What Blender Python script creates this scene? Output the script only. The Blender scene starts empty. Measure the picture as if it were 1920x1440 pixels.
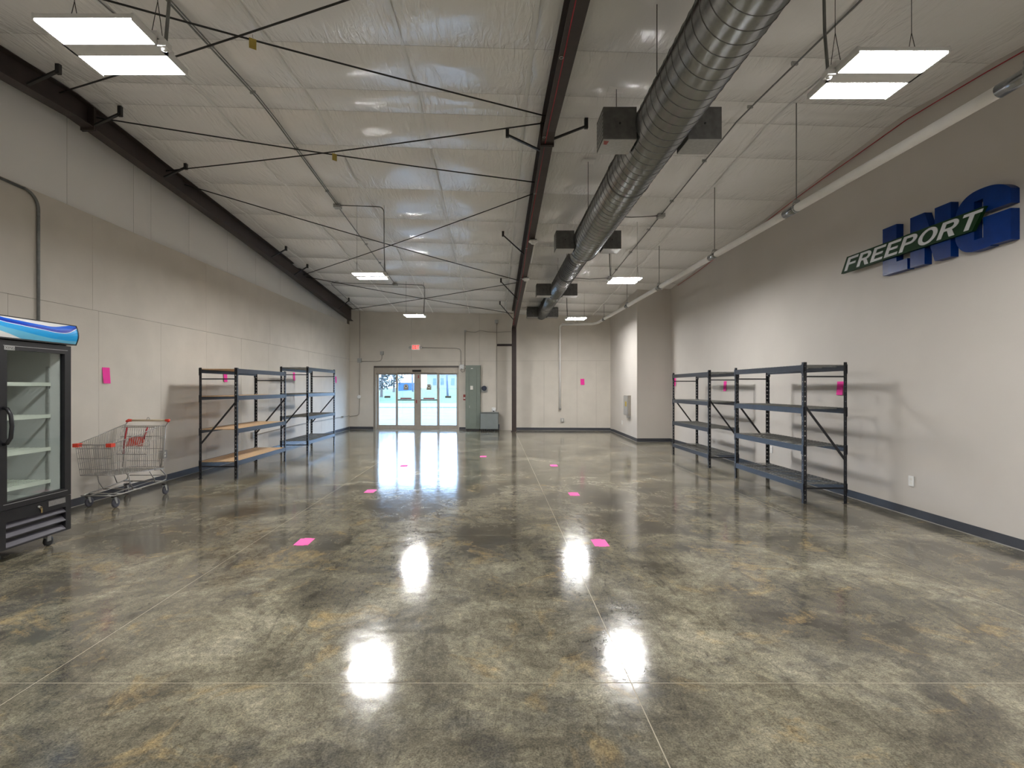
import bpy, math, random
from mathutils import Vector
random.seed(7)
S = bpy.context.scene
COL = S.collection
# ------------------------------------------------------------------ camera, sky, exposure
F, CX, CY, H = 955.0, 928.0, 727.0, 1.496      # focal length in pixels of the 1920x1440 frame, principal point, eye height
cam_d = bpy.data.cameras.new('camera'); cam = bpy.data.objects.new('camera', cam_d); COL.objects.link(cam)
cam_d.sensor_width = 36; cam_d.lens = F/1920*36; cam_d.shift_x = (960-CX)/1920; cam_d.shift_y = (CY-720)/1920
cam.location = (0, 0, H); cam.rotation_euler = (math.pi/2, 0, 0); cam_d.clip_start = .05; cam_d.clip_end = 400
S.camera = cam
w = bpy.data.worlds.new('overcast_sky'); S.world = w; w.use_nodes = True
bg = w.node_tree.nodes['Background']; bg.inputs[0].default_value = (.45, .67, 1.0, 1); bg.inputs[1].default_value = 9.5
S.view_settings.view_transform = 'Standard'; S.view_settings.look = 'None'; S.view_settings.gamma = 1
S.view_settings.exposure = 0.74; S.view_settings.use_curve_mapping = False
LAMP = 125.0
try:
    S.cycles.use_denoising = True; S.cycles.max_bounces = 7; S.cycles.diffuse_bounces = 5; S.cycles.glossy_bounces = 3; S.cycles.caustics_refractive = False
    S.cycles.sample_clamp_indirect = 6.0; S.cycles.use_adaptive_sampling = True; S.cycles.adaptive_threshold = .12
except Exception: pass

# ------------------------------------------------------------------ pixel -> place helpers
def UX(px, py, X):
    Y = F*X/(px-CX); return Y, H+(CY-py)*Y/F
def UZ(px, py, z=0.0):
    Y = F*(z-H)/(CY-py); return (px-CX)*Y/F, Y
def XL(Y): return -5.30+.0053*(Y-5)
XR = 4.85
EA = (-5.23, 18.3); EB = (4.02, 17.7)
_el = math.hypot(EB[0]-EA[0], EB[1]-EA[1]); ET = ((EB[0]-EA[0])/_el, (EB[1]-EA[1])/_el); EN = (ET[1], -ET[0])
_s = (EB[1]-EA[1])/(EB[0]-EA[0])
def EW(px, py, n=0.0):                              # pixel -> (u, z) on the far wall
    k = (px-CX)/F; Y = (EA[1]-n+_s*(-EA[0]))/(1-_s*k); X = k*Y
    return (X-EA[0])*ET[0]+(Y-EA[1])*ET[1], H+(CY-py)*Y/F
def EU(px): return EW(px, CY)[0]
def EZ(px, py): return EW(px, py)[1]
def EP(u, n, z): return (EA[0]+u*ET[0]+n*EN[0], EA[1]+u*ET[1]+n*EN[1], z)
RIDGE = 6.1
def ZC(X, Y): return 4.855-.031*X-.063*abs(Y-RIDGE)

# ------------------------------------------------------------------ materials
M = {}
def mat(name, col, rough=.5, metal=0.0, var=0.0, vscale=6.0, bump=0.0, bscale=60.0, emit=None, coat=0.0, spec=None):
    m = bpy.data.materials.new(name); m.use_nodes = True; nt = m.node_tree; b = nt.nodes['Principled BSDF']
    b.inputs['Base Color'].default_value = (*col, 1); b.inputs['Roughness'].default_value = rough; b.inputs['Metallic'].default_value = metal
    if spec is not None: b.inputs['Specular IOR Level'].default_value = spec
    if coat: b.inputs['Coat Weight'].default_value = coat; b.inputs['Coat Roughness'].default_value = .1
    if emit: b.inputs['Emission Color'].default_value = (*emit[0], 1); b.inputs['Emission Strength'].default_value = emit[1]
    tc = nt.nodes.new('ShaderNodeTexCoord')
    if var:
        n = nt.nodes.new('ShaderNodeTexNoise'); n.inputs['Scale'].default_value = vscale; n.inputs['Detail'].default_value = 3
        nt.links.new(tc.outputs['Object'], n.inputs['Vector'])
        r = nt.nodes.new('ShaderNodeMapRange'); r.inputs[1].default_value = .3; r.inputs[2].default_value = .7; r.inputs[3].default_value = 1-var; r.inputs[4].default_value = 1+var
        nt.links.new(n.outputs['Fac'], r.inputs[0])
        mx = nt.nodes.new('ShaderNodeVectorMath'); mx.operation = 'SCALE'; mx.inputs[0].default_value = col
        nt.links.new(r.outputs[0], mx.inputs['Scale']); nt.links.new(mx.outputs[0], b.inputs['Base Color'])
    if bump:
        n2 = nt.nodes.new('ShaderNodeTexNoise'); n2.inputs['Scale'].default_value = bscale; n2.inputs['Detail'].default_value = 2
        nt.links.new(tc.outputs['Object'], n2.inputs['Vector'])
        bp = nt.nodes.new('ShaderNodeBump'); bp.inputs['Strength'].default_value = bump; bp.inputs['Distance'].default_value = .01
        nt.links.new(n2.outputs['Fac'], bp.inputs['Height']); nt.links.new(bp.outputs[0], b.inputs['Normal'])
    M[name] = m; return m
mat('wall_paint', (.61, .565, .50), .65, var=.04, vscale=2.5, bump=.06, bscale=40)
mat('wall_paint_smooth', (.59, .55, .505), .6, var=.025, vscale=1.5, bump=.03, bscale=120)
mat('wall_backing', (.16, .14, .12), .9, var=.1)
mat('joint_filler', (.36, .315, .235), .8, var=.1, vscale=20)
mat('baseboard_rubber', (.050, .053, .064), .45, var=.08, vscale=10)
mat('seam_tape', (.80, .80, .79), .3, var=.06, vscale=3, bump=.15, bscale=12)
mat('roof_deck', (.30, .29, .28), .9, var=.1)
mat('steel_brown', (.038, .025, .022), .5, var=.15, vscale=8)
mat('steel_black', (.020, .019, .020), .5, var=.15, vscale=8)
mat('rod_black', (.018, .017, .017), .5, var=.1)
mat('galvanised', (.33, .34, .35), .27, 1.0, var=.12, vscale=25)
mat('conduit_steel', (.20, .205, .20), .45, .4, var=.15, vscale=20)
mat('conduit_paint', (.36, .33, .29), .5, .2, var=.08)
mat('box_steel', (.42, .42, .41), .45, .6, var=.1, vscale=30)
mat('box_dark', (.105, .103, .10), .6, var=.2, vscale=18)
mat('pvc_white', (.86, .84, .81), .65, var=.03)
mat('lamp_white', (.75, .75, .74), .4, var=.03)
mat('lamp_glow', (1, 1, 1), .5, emit=((1.0, .99, .975), LAMP))
mat('rack_black', (.022, .023, .027), .38, .2, var=.2, vscale=14, bump=.05, bscale=90)
mat('rack_beam', (.030, .032, .040), .38, .2, var=.12, vscale=14)
mat('wire_grey', (.26, .26, .245), .45, .5, var=.15, vscale=20)
mat('particle_board', (.56, .38, .22), .6, var=.12, vscale=30, bump=.05, bscale=150)
mat('pink_paper', (.90, .03, .36), .7, var=.03)
mat('pink_paper_floor', (.95, .13, .45), .7, var=.03)
mat('chrome_wire', (.40, .39, .37), .35, .75, var=.08, vscale=20)
mat('red_plastic', (.72, .06, .03), .45, var=.06)
mat('dark_red_plastic', (.38, .012, .018), .45, var=.06)
mat('handle_cream', (.60, .50, .34), .5, var=.1, vscale=12)
mat('rubber_grey', (.06, .06, .075), .6, var=.1)
mat('rubber_black', (.02, .02, .02), .6, var=.1)
mat('fridge_black', (.011, .011, .013), .32, var=.1, vscale=12)
mat('fridge_white', (.60, .61, .595), .45, var=.03)
mat('fridge_shelf', (.78, .80, .72), .45, var=.03)
mat('slat_grey', (.09, .085, .10), .4, var=.08)
mat('print_white', (.80, .80, .80), .35, var=.02)
mat('print_navy', (.004, .035, .42), .3, var=.02)
mat('print_blue', (.004, .12, .70), .3, var=.02)
mat('print_cyan', (.01, .36, .80), .3, var=.02)
mat('print_sky', (.14, .50, .74), .3, var=.05)
mat('brass', (.55, .42, .20), .35, .9, var=.1)
mat('alu_frame', (.40, .355, .30), .42, .35, var=.06, vscale=12)
mat('alu_dark', (.10, .09, .08), .5, .3, var=.08)
mat('panel_green', (.175, .205, .175), .5, var=.05)
mat('panel_grey', (.20, .225, .225), .5, var=.05)
mat('dark_blue', (.018, .025, .05), .5, var=.1)
mat('label_paper', (.75, .73, .68), .6, var=.04)
mat('red_dark', (.30, .045, .035), .5, var=.1)
mat('red_cable', (.42, .012, .025), .5, var=.08)
mat('yellow_tag', (.42, .31, .06), .6, var=.12, vscale=30)
mat('sign_blue', (.0, .026, .17), .3, var=.12, vscale=9, bump=.05, bscale=70, spec=.22)
mat('sign_green', (.006, .034, .009), .5, var=.1, spec=.15)
mat('sign_white', (.60, .61, .63), .45, var=.03)
mat('exit_white', (.8, .76, .72), .5, emit=((1, .75, .70), .10))
mat('exit_red', (.7, .01, .01), .5, emit=((1, .02, .015), .9))
mat('decal_beige', (.36, .33, .25), .6, var=.05)
mat('decal_black', (.01, .01, .01), .6, var=.05)
mat('sticker_red', (.35, .06, .07), .6, var=.15, vscale=60)
mat('sticker_grey', (.18, .17, .16), .6, var=.15, vscale=60)
mat('outlet_white', (.78, .78, .77), .4, var=.02)
mat('caulk', (.24, .23, .21), .7, var=.08)
mat('pavement', (.088, .083, .076), .8, var=.08, vscale=.6, bump=.1, bscale=30)
mat('asphalt', (.105, .10, .092), .85, var=.06, vscale=.5)
mat('kerb_dark', (.10, .11, .13), .8, var=.1)
mat('grass', (.048, .074, .022), .9, var=.35, vscale=1.2, bump=.5, bscale=8)
mat('stucco', (.22, .21, .195), .8, var=.04)
mat('far_roof', (.35, .33, .34), .8, var=.1)
mat('far_window', (.10, .13, .18), .2, var=.1)
mat('pole_wood', (.12, .13, .18), .8, var=.2)
mat('bark', (.16, .13, .12), .9, var=.3)
mat('leaf', (.045, .047, .043), .8, var=.35, vscale=2)
mat('container_blue', (.03, .085, .21), .5, var=.1)

def glass(name, tint):
    m = bpy.data.materials.new(name); m.use_nodes = True; nt = m.node_tree; nt.nodes.remove(nt.nodes['Principled BSDF'])
    tr = nt.nodes.new('ShaderNodeBsdfTransparent'); tr.inputs[0].default_value = (*tint, 1)
    gl = nt.nodes.new('ShaderNodeBsdfGlossy'); gl.inputs['Roughness'].default_value = .02
    lw = nt.nodes.new('ShaderNodeLayerWeight'); lw.inputs[0].default_value = .5; pw = nt.nodes.new('ShaderNodeMath'); pw.operation = 'POWER'; pw.inputs[1].default_value = 5
    nt.links.new(lw.outputs['Facing'], pw.inputs[0])
    fr = nt.nodes.new('ShaderNodeMapRange'); fr.inputs[3].default_value = .045; nt.links.new(pw.outputs[0], fr.inputs[0])
    mx = nt.nodes.new('ShaderNodeMixShader')
    nt.links.new(fr.outputs[0], mx.inputs[0]); nt.links.new(tr.outputs[0], mx.inputs[1]); nt.links.new(gl.outputs[0], mx.inputs[2])
    nt.links.new(mx.outputs[0], nt.nodes['Material Output'].inputs[0]); M[name] = m
glass('door_glass', (.93, .96, .98)); glass('fridge_glass', (.92, .945, .935))

def floor_mat():
    m = bpy.data.materials.new('polished_concrete'); m.use_nodes = True; nt = m.node_tree; L = nt.links; b = nt.nodes['Principled BSDF']
    tc = nt.nodes.new('ShaderNodeTexCoord')
    def noise(scale, detail, rough=.6, dist=0.0, vec=None):
        n = nt.nodes.new('ShaderNodeTexNoise'); n.inputs['Scale'].default_value = scale; n.inputs['Detail'].default_value = detail
        n.inputs['Roughness'].default_value = rough; n.inputs['Distortion'].default_value = dist
        L.new(vec or tc.outputs['Object'], n.inputs['Vector']); return n
    def ramp(src, stops):
        r = nt.nodes.new('ShaderNodeValToRGB'); e = r.color_ramp.elements
        while len(e) < len(stops): e.new(.5)
        for k, (p, c) in enumerate(stops): e[k].position = p; e[k].color = (*c, 1)
        L.new(src, r.inputs[0]); return r
    def mixc(fac, a, c, mode='MIX'):
        x = nt.nodes.new('ShaderNodeMix'); x.data_type = 'RGBA'; x.blend_type = mode
        if isinstance(fac, float): x.inputs[0].default_value = fac
        else: L.new(fac, x.inputs[0])
        L.new(a, x.inputs[6]); L.new(c, x.inputs[7]); return x.outputs[2]
    n1 = noise(1.1, 6, .68, .5); base = ramp(n1.outputs['Fac'], [(.30, (.048, .043, .034)), (.43, (.118, .107, .079)), (.55, (.212, .194, .142)), (.70, (.37, .342, .262))])
    mp = nt.nodes.new('ShaderNodeMapping'); mp.inputs['Location'].default_value = (13, 4, 0); L.new(tc.outputs['Object'], mp.inputs['Vector'])
    n2 = noise(2.2, 5, .7, .8, mp.outputs[0]); och = ramp(n2.outputs['Fac'], [(.56, (0, 0, 0)), (.72, (1, 1, 1))])
    oc = nt.nodes.new('ShaderNodeRGB'); oc.outputs[0].default_value = (.36, .262, .125, 1)
    mr = nt.nodes.new('ShaderNodeMath'); mr.operation = 'MULTIPLY'; mr.inputs[1].default_value = .8; L.new(och.outputs[0], mr.inputs[0])
    c = mixc(mr.outputs[0], base.outputs[0], oc.outputs[0])
    mp2 = nt.nodes.new('ShaderNodeMapping'); mp2.inputs['Location'].default_value = (-7, 21, 0); L.new(tc.outputs['Object'], mp2.inputs['Vector'])
    n3 = noise(1.5, 6, .72, 1.0, mp2.outputs[0]); dk = ramp(n3.outputs['Fac'], [(.52, (0, 0, 0)), (.68, (1, 1, 1))])
    dkc = nt.nodes.new('ShaderNodeRGB'); dkc.outputs[0].default_value = (.060, .061, .062, 1)
    mr2 = nt.nodes.new('ShaderNodeMath'); mr2.operation = 'MULTIPLY'; mr2.inputs[1].default_value = .7; L.new(dk.outputs[0], mr2.inputs[0])
    c = mixc(mr2.outputs[0], c, dkc.outputs[0])
    n4 = noise(110, 3, .8); sp = ramp(n4.outputs['Fac'], [(.32, (.30, .30, .30)), (.5, (1, 1, 1)), (.70, (1.7, 1.66, 1.55))])
    c = mixc(.75, c, sp.outputs[0], 'MULTIPLY')
    n5 = noise(9, 4, .7, .5); sp2 = ramp(n5.outputs['Fac'], [(.30, (.70, .70, .70)), (.55, (1, 1, 1)), (.75, (1.3, 1.28, 1.22))])
    c = mixc(.8, c, sp2.outputs[0], 'MULTIPLY')
    mp3 = nt.nodes.new('ShaderNodeMapping'); mp3.inputs['Rotation'].default_value = (0, 0, .7); mp3.inputs['Scale'].default_value = (3.2, .8, 1); L.new(tc.outputs['Object'], mp3.inputs['Vector'])
    n6 = noise(1.4, 6, .75, 2.2, mp3.outputs[0]); st = ramp(n6.outputs['Fac'], [(.34, (.55, .55, .56)), (.47, (1, 1, 1)), (.60, (1, 1, 1)), (.75, (1.45, 1.42, 1.36))])
    c = mixc(.85, c, st.outputs[0], 'MULTIPLY')
    n7 = noise(28, 3, .7, .8); s7 = ramp(n7.outputs['Fac'], [(.32, (.62, .62, .62)), (.52, (1, 1, 1)), (.72, (1.35, 1.33, 1.28))])
    c = mixc(.8, c, s7.outputs[0], 'MULTIPLY')
    L.new(c, b.inputs['Base Color'])
    rr = nt.nodes.new('ShaderNodeMapRange'); rr.inputs[1].default_value = .3; rr.inputs[2].default_value = .7; rr.inputs[3].default_value = .08; rr.inputs[4].default_value = .16
    L.new(n5.outputs['Fac'], rr.inputs[0]); L.new(rr.outputs[0], b.inputs['Roughness'])
    b.inputs['Specular IOR Level'].default_value = .75
    bp = nt.nodes.new('ShaderNodeBump'); bp.inputs['Strength'].default_value = .16; bp.inputs['Distance'].default_value = .004
    nb = noise(9, 4, .65); L.new(nb.outputs['Fac'], bp.inputs['Height']); L.new(bp.outputs[0], b.inputs['Normal'])
    M['polished_concrete'] = m
floor_mat()

def vinyl_mat(name, col, rough, strength):
    m = bpy.data.materials.new(name); m.use_nodes = True; nt = m.node_tree; L = nt.links; b = nt.nodes['Principled BSDF']
    b.inputs['Base Color'].default_value = (*col, 1); b.inputs['Roughness'].default_value = rough; b.inputs['Specular IOR Level'].default_value = .85
    tc = nt.nodes.new('ShaderNodeTexCoord'); uv = nt.nodes.new('ShaderNodeUVMap')
    sx = nt.nodes.new('ShaderNodeSeparateXYZ'); L.new(uv.outputs[0], sx.inputs[0])
    def edge(out):                                   # 1 at the tucked edges, 0 in the middle of the sheet
        a = nt.nodes.new('ShaderNodeMath'); a.operation = 'SUBTRACT'; a.inputs[1].default_value = .5; L.new(out, a.inputs[0])
        c = nt.nodes.new('ShaderNodeMath'); c.operation = 'ABSOLUTE'; L.new(a.outputs[0], c.inputs[0])
        d = nt.nodes.new('ShaderNodeMapRange'); d.inputs[1].default_value = .15; d.inputs[2].default_value = .5; d.inputs[3].default_value = .12; d.inputs[4].default_value = 1; L.new(c.outputs[0], d.inputs[0]); return d.outputs[0]
    e = nt.nodes.new('ShaderNodeMath'); e.operation = 'MAXIMUM'; L.new(edge(sx.outputs[0]), e.inputs[0]); L.new(edge(sx.outputs[1]), e.inputs[1])
    mp = nt.nodes.new('ShaderNodeMapping'); mp.inputs['Scale'].default_value = (14, 3.0, 3.0); L.new(tc.outputs['Object'], mp.inputs['Vector'])
    n = nt.nodes.new('ShaderNodeTexNoise'); n.inputs['Scale'].default_value = 1.0; n.inputs['Detail'].default_value = 4; n.inputs['Distortion'].default_value = 1.2; L.new(mp.outputs[0], n.inputs['Vector'])
    h = nt.nodes.new('ShaderNodeMath'); h.operation = 'MULTIPLY'; L.new(n.outputs['Fac'], h.inputs[0]); L.new(e.outputs[0], h.inputs[1])
    bp = nt.nodes.new('ShaderNodeBump'); bp.inputs['Strength'].default_value = strength; bp.inputs['Distance'].default_value = .02
    L.new(h.outputs[0], bp.inputs['Height']); L.new(bp.outputs[0], b.inputs['Normal']); M[name] = m
vinyl_mat('vinyl_facing', (.90, .89, .88), .16, 1.0)
vinyl_mat('vinyl_facing_wall', (.84, .825, .805), .40, .3)

# ------------------------------------------------------------------ mesh helpers
class MB:
    def __init__(s): s.v = []; s.f = []; s.sm = []; s.mi = []; s.uv = None
    def add(s, vs, fs, smooth=False, mi=0):
        o = len(s.v); s.v += [tuple(p) for p in vs]
        for f in fs: s.f.append([i+o for i in f]); s.sm.append(smooth); s.mi.append(mi)
    def hexa(s, p, mi=0):                              # 8 points: bottom 4 ring, top 4 ring
        s.add(p, [(3, 2, 1, 0), (4, 5, 6, 7), (0, 1, 5, 4), (1, 2, 6, 5), (2, 3, 7, 6), (3, 0, 4, 7)], mi=mi); return s
    def box(s, x0, x1, y0, y1, z0, z1, T=None, mi=0):
        p = [(x0, y0, z0), (x1, y0, z0), (x1, y1, z0), (x0, y1, z0), (x0, y0, z1), (x1, y0, z1), (x1, y1, z1), (x0, y1, z1)]
        if T: p = [T(*q) for q in p]
        s.hexa(p, mi); return s
    def ebox(s, u0, u1, n0, n1, z0, z1, mi=0): return s.box(u0, u1, n0, n1, z0, z1, EP, mi)
    def bar(s, a, b, w=.02, h=None):
        a, b = Vector(a), Vector(b); d = (b-a).normalized(); up = Vector((0, 0, 1)) if abs(d.z) < .98 else Vector((0, 1, 0))
        x = d.cross(up).normalized()*(w/2); y = d.cross(x).normalized()*((h or w)/2)
        s.hexa([a-x-y, a+x-y, a+x+y, a-x+y, b-x-y, b+x-y, b+x+y, b-x+y]); return s
    def tube(s, pts, r, n=8, cap=True, closed=False):
        pts = [Vector(p) for p in pts]; N = len(pts); rs = r if isinstance(r, (list, tuple)) else [r]*N
        ref = None; o = len(s.v); vs = []
        for i, p in enumerate(pts):
            d = (pts[min(i+1, N-1)]-pts[max(i-1, 0)])
            if closed: d = pts[(i+1) % N]-pts[i-1]
            d.normalize()
            if ref is None: ref = Vector((0, 0, 1)) if abs(d.z) < .9 else Vector((1, 0, 0))
            x = ref-d*ref.dot(d)
            if x.length < 1e-4: x = Vector((1, 0, 0))-d*d.x
            x.normalize(); y = d.cross(x); ref = x
            for k in range(n):
                a = 2*math.pi*k/n; vs.append(p+(x*math.cos(a)+y*math.sin(a))*rs[i])
        fs = []
        for i in range(N if closed else N-1):
            j = (i+1) % N
            for k in range(n): fs.append((i*n+k, i*n+(k+1) % n, j*n+(k+1) % n, j*n+k))
        s.add(vs, fs, n > 4)
        if cap and not closed: s.f += [[o+k for k in range(n)][::-1], [o+(N-1)*n+k for k in range(n)]]; s.sm += [False]*2; s.mi += [0]*2
        return s
    def lathe(s, prof, c, axis='z', n=24):             # prof: (r, h)
        o = len(s.v); vs = []
        for r, h in prof:
            for k in range(n):
                a = 2*math.pi*k/n; p = (r*math.cos(a), r*math.sin(a), h)
                if axis == 'x': p = (p[2], p[0], p[1])
                if axis == 'y': p = (p[0], p[2], p[1])
                vs.append((c[0]+p[0], c[1]+p[1], c[2]+p[2]))
        fs = [(i*n+k, i*n+(k+1) % n, (i+1)*n+(k+1) % n, (i+1)*n+k) for i in range(len(prof)-1) for k in range(n)]
        s.add(vs, fs, True); s.f += [[o+k for k in range(n)], [o+(len(prof)-1)*n+k for k in range(n)]]; s.sm += [False]*2; s.mi += [0]*2
        return s
    def prism(s, poly, T0, T1):                        # poly in 2D, T0/T1 map (u, v) to the two faces
        n = len(poly); vs = [T0(*p) for p in poly]+[T1(*p) for p in poly]
        s.add(vs, [tuple(range(n))[::-1], tuple(range(n, 2*n))]+[(i, (i+1) % n, n+(i+1) % n, n+i) for i in range(n)]); return s
    def mesh(s, name, mats):
        me = bpy.data.meshes.new(name); me.from_pydata(s.v, [], s.f); me.polygons.foreach_set('use_smooth', s.sm)
        for m in (mats if isinstance(mats, (list, tuple)) else [mats]): me.materials.append(M[m])
        me.polygons.foreach_set('material_index', s.mi)
        if s.uv:
            l = me.uv_layers.new(name='UVMap')
            for lp in me.loops: l.data[lp.index].uv = s.uv[lp.vertex_index]
        me.update(); return me
    def build(s, name, mats, parent=None, fix=True):
        if parent is not None:                          # vertices are given in world space; parts live in their thing's space
            o = [0.0, 0.0, 0.0]; q = parent
            while q is not None: o = [o[i]+q.location[i] for i in range(3)]; q = q.parent
            if any(abs(t) > 1e-9 for t in o): s.v = [(p[0]-o[0], p[1]-o[1], p[2]-o[2]) for p in s.v]
        me = s.mesh(name, mats)
        if fix and len(me.polygons):
            import bmesh
            bm = bmesh.new(); bm.from_mesh(me); bmesh.ops.recalc_face_normals(bm, faces=bm.faces); bm.to_mesh(me); bm.free()
        return link(name, me, parent)
def link(name, me, parent=None):
    o = bpy.data.objects.new(name, me); COL.objects.link(o)
    if parent is not None: o.parent = parent
    return o
def tag(o, label=None, cat=None, group=None, kind=None):
    for k, v in (('label', label), ('category', cat), ('group', group), ('kind', kind)):
        if v: o[k] = v
    return o
def thing(name, label, cat, loc=(0, 0, 0), group=None, kind=None):
    o = bpy.data.objects.new(name, None); o.empty_display_size = .1; COL.objects.link(o); o.location = loc
    return tag(o, label, cat, group, kind)
def copy_tree(o, parent=None):
    c = o.copy(); COL.objects.link(c); c.parent = parent
    for ch in list(o.children): copy_tree(ch, c)
    return c
def arc(c, r, a0, a1, ax, ay, n=6):
    c = Vector(c); ax = Vector(ax); ay = Vector(ay)
    return [tuple(c+ax*(r*math.cos(a0+(a1-a0)*i/n))+ay*(r*math.sin(a0+(a1-a0)*i/n))) for i in range(n+1)]

# ------------------------------------------------------------------ floor
fl = MB().box(-5.6, 5.2, -7.2, 18.55, -.20, -.0010).build('floor', 'joint_filler')
tag(fl, 'mottled olive grey polished concrete floor with saw-cut joints', 'floor', kind='structure')
xe = [-5.55, -2.33, .69, 3.47, 5.15]; ye = [-7.15, -5.177, -2.591, -.005, 2.581, 5.167, 7.753, 10.339, 12.925, 15.511, 18.5]
for i in range(4):
    for j in range(10):
        g = .0028
        MB().box(xe[i]+g, xe[i+1]-g, ye[j]+g, ye[j+1]-g, -.03, 0).build('slab', 'polished_concrete', fl)

# ------------------------------------------------------------------ walls
wl = MB(); T = .2
wl.hexa([(XL(-7)-.3, -7, 0), (XL(-7)-.013, -7, 0), (XL(18.4)-.013, 18.4, 0), (XL(18.4)-.3, 18.4, 0), (XL(-7)-.3, -7, 3.76), (XL(-7)-.013, -7, 3.76), (XL(18.4)-.013, 18.4, 3.76), (XL(18.4)-.3, 18.4, 3.76)])
wl.hexa([(XL(-7)-.3, -7, 3.76), (XL(-7)-.10, -7, 3.76), (XL(18.4)-.10, 18.4, 3.76), (XL(18.4)-.3, 18.4, 3.76), (XL(-7)-.3, -7, 5.05), (XL(-7)-.10, -7, 5.05), (XL(18.4)-.10, 18.4, 5.05), (XL(18.4)-.3, 18.4, 5.05)])
wl = wl.build('wall_left', 'wall_backing'); tag(wl, 'beige panelled wall behind the cart with white insulation above', 'wall', kind='structure')
def lpanel(y0, y1, z0, z1):
    g = .002; d = random.uniform(0, .0015)
    y0 += g; y1 -= g; z0 += g; z1 -= g
    MB().hexa([(XL(y0)-.012, y0, z0), (XL(y0)-d, y0, z0), (XL(y1)-d, y1, z0), (XL(y1)-.012, y1, z0), (XL(y0)-.012, y0, z1), (XL(y0)-d, y0, z1), (XL(y1)-d, y1, z1), (XL(y1)-.012, y1, z1)]).build('panel', 'wall_paint', wl)
SE = 2.52
lo = [8.06+1.26*k for k in range(-12, 5)]+[13.1, 14.36, 15.4, 16.6]
lo = [-7.0]+sorted(set(round(v, 3) for v in lo if -6.5 < v < 17.6))+[18.38]
lo = [v for i, v in enumerate(lo) if i == 0 or v-lo[i-1] > .4 or v == 18.38]
for a, b in zip(lo, lo[1:]):
    if abs(a-13.1) < .2: lpanel(a, b, 0, 2.05); lpanel(a, b, 2.05, SE)
    else: lpanel(a, b, 0, SE)
up = [-7.0, -3.74, -1.13, 1.48, 4.09, 6.7, 9.31, 11.92, 14.53, 18.38]
for a, b in zip(up, up[1:]): lpanel(a, b, SE, 3.76)
def sheet(p00, p10, p01, p11, nu, nv, fn, name, mt, parent, ridge=None):
    m = MB(); m.uv = []; P = [Vector(p) for p in (p00, p10, p01, p11)]
    for j in range(nv+1):
        for i in range(nu+1):
            u, v = i/nu, j/nv; p = P[0]*(1-u)*(1-v)+P[1]*u*(1-v)+P[2]*(1-u)*v+P[3]*u*v
            m.v.append(tuple(p+Vector(fn(u, v)))); m.uv.append((u, v))
    n = nu+1
    for j in range(nv):
        for i in range(nu): m.f.append([j*n+i, j*n+i+1, (j+1)*n+i+1, (j+1)*n+i]); m.sm.append(True); m.mi.append(0)
    return m.build(name, mt, parent, fix=False)
sy = [-7, -5.5, -4.2, -2.9, -1.6, -.3, 1.0, 2.3, 3.6, 5.0, 6.4, 7.57, 7.95, 8.93, 10.2, 11.4, 12.7, 14.0, 15.3, 16.6, 18.3]
for a, b in zip(sy, sy[1:]):
    a2, b2 = a+.0015, b-.0015; z1a, z1b = ZC(-5.3, a2)-.0, ZC(-5.3, b2)-.0; k1, k2 = random.uniform(0, 6), random.uniform(.006, .016)
    sheet((XL(a2)-.085, a2, 3.745), (XL(b2)-.085, b2, 3.745), (XL(a2)-.085, a2, z1a), (XL(b2)-.085, b2, z1b), 10, 8,
          lambda u, v: (.018*math.sin(math.pi*u)**.6*(.55+.45*math.sin(math.pi*v)) + k2*math.sin(math.pi*u)*math.sin(7*u+k1+3*v), 0, 0), 'insulation_panel', 'vinyl_facing_wall', wl)
# ledge on top of the panels
MB().hexa([(XL(-7)-.10, -7, 3.755), (XL(-7), -7, 3.755), (XL(18.3), 18.3, 3.755), (XL(18.3)-.10, 18.3, 3.755), (XL(-7)-.10, -7, 3.765), (XL(-7), -7, 3.765), (XL(18.3), 18.3, 3.765), (XL(18.3)-.10, 18.3, 3.765)]).build('top_ledge', 'wall_paint', wl)

wr = MB(); wr.hexa([(XR, -7, 0), (XR+.3, -7, 0), (XR+.3, 18.4, 0), (XR, 18.4, 0), (XR, -7, ZC(XR, -7)+.03), (XR+.3, -7, ZC(XR, -7)+.03), (XR+.3, 18.4, ZC(XR, RIDGE)+.1), (XR, 18.4, ZC(XR, RIDGE)+.1)])
wr = MB()
prof = [(-7, 0), (18.4, 0), (18.4, ZC(XR, 18.4)+.05), (RIDGE, ZC(XR, RIDGE)+.05), (-7, ZC(XR, -7)+.05)]
wr.prism(prof, lambda y, z: (XR, y, z), lambda y, z: (XR+.3, y, z)); wr = wr.build('wall_right', 'wall_paint_smooth')
tag(wr, 'smooth beige wall carrying the blue letter sign', 'wall', kind='structure')
CA, CB = (3.92, 14.05), (4.02, 17.72)
wc = MB(); zt = ZC(4.4, 14.05)+.02
wc.hexa([(CA[0], CA[1], 0), (XR+.02, CA[1], 0), (XR+.02, 17.95, 0), (CB[0], CB[1]+.2, 0), (CA[0], CA[1], ZC(CA[0], CA[1])+.03), (XR+.02, CA[1], ZC(XR, CA[1])+.03), (XR+.02, 17.95, ZC(XR, 17.95)+.03), (CB[0], CB[1]+.2, ZC(CB[0], 17.9)+.03)])
wc = wc.build('wall_corner', 'wall_paint_smooth'); tag(wc, 'beige boxed-out corner wall beyond the right racks', 'wall', kind='structure')
wn = MB().box(-5.6, 5.2, -7.3, -7.0, 0, 4.4).build('wall_near', 'wall_paint_smooth'); tag(wn, 'plain beige wall behind the viewer', 'wall', kind='structure')

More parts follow.
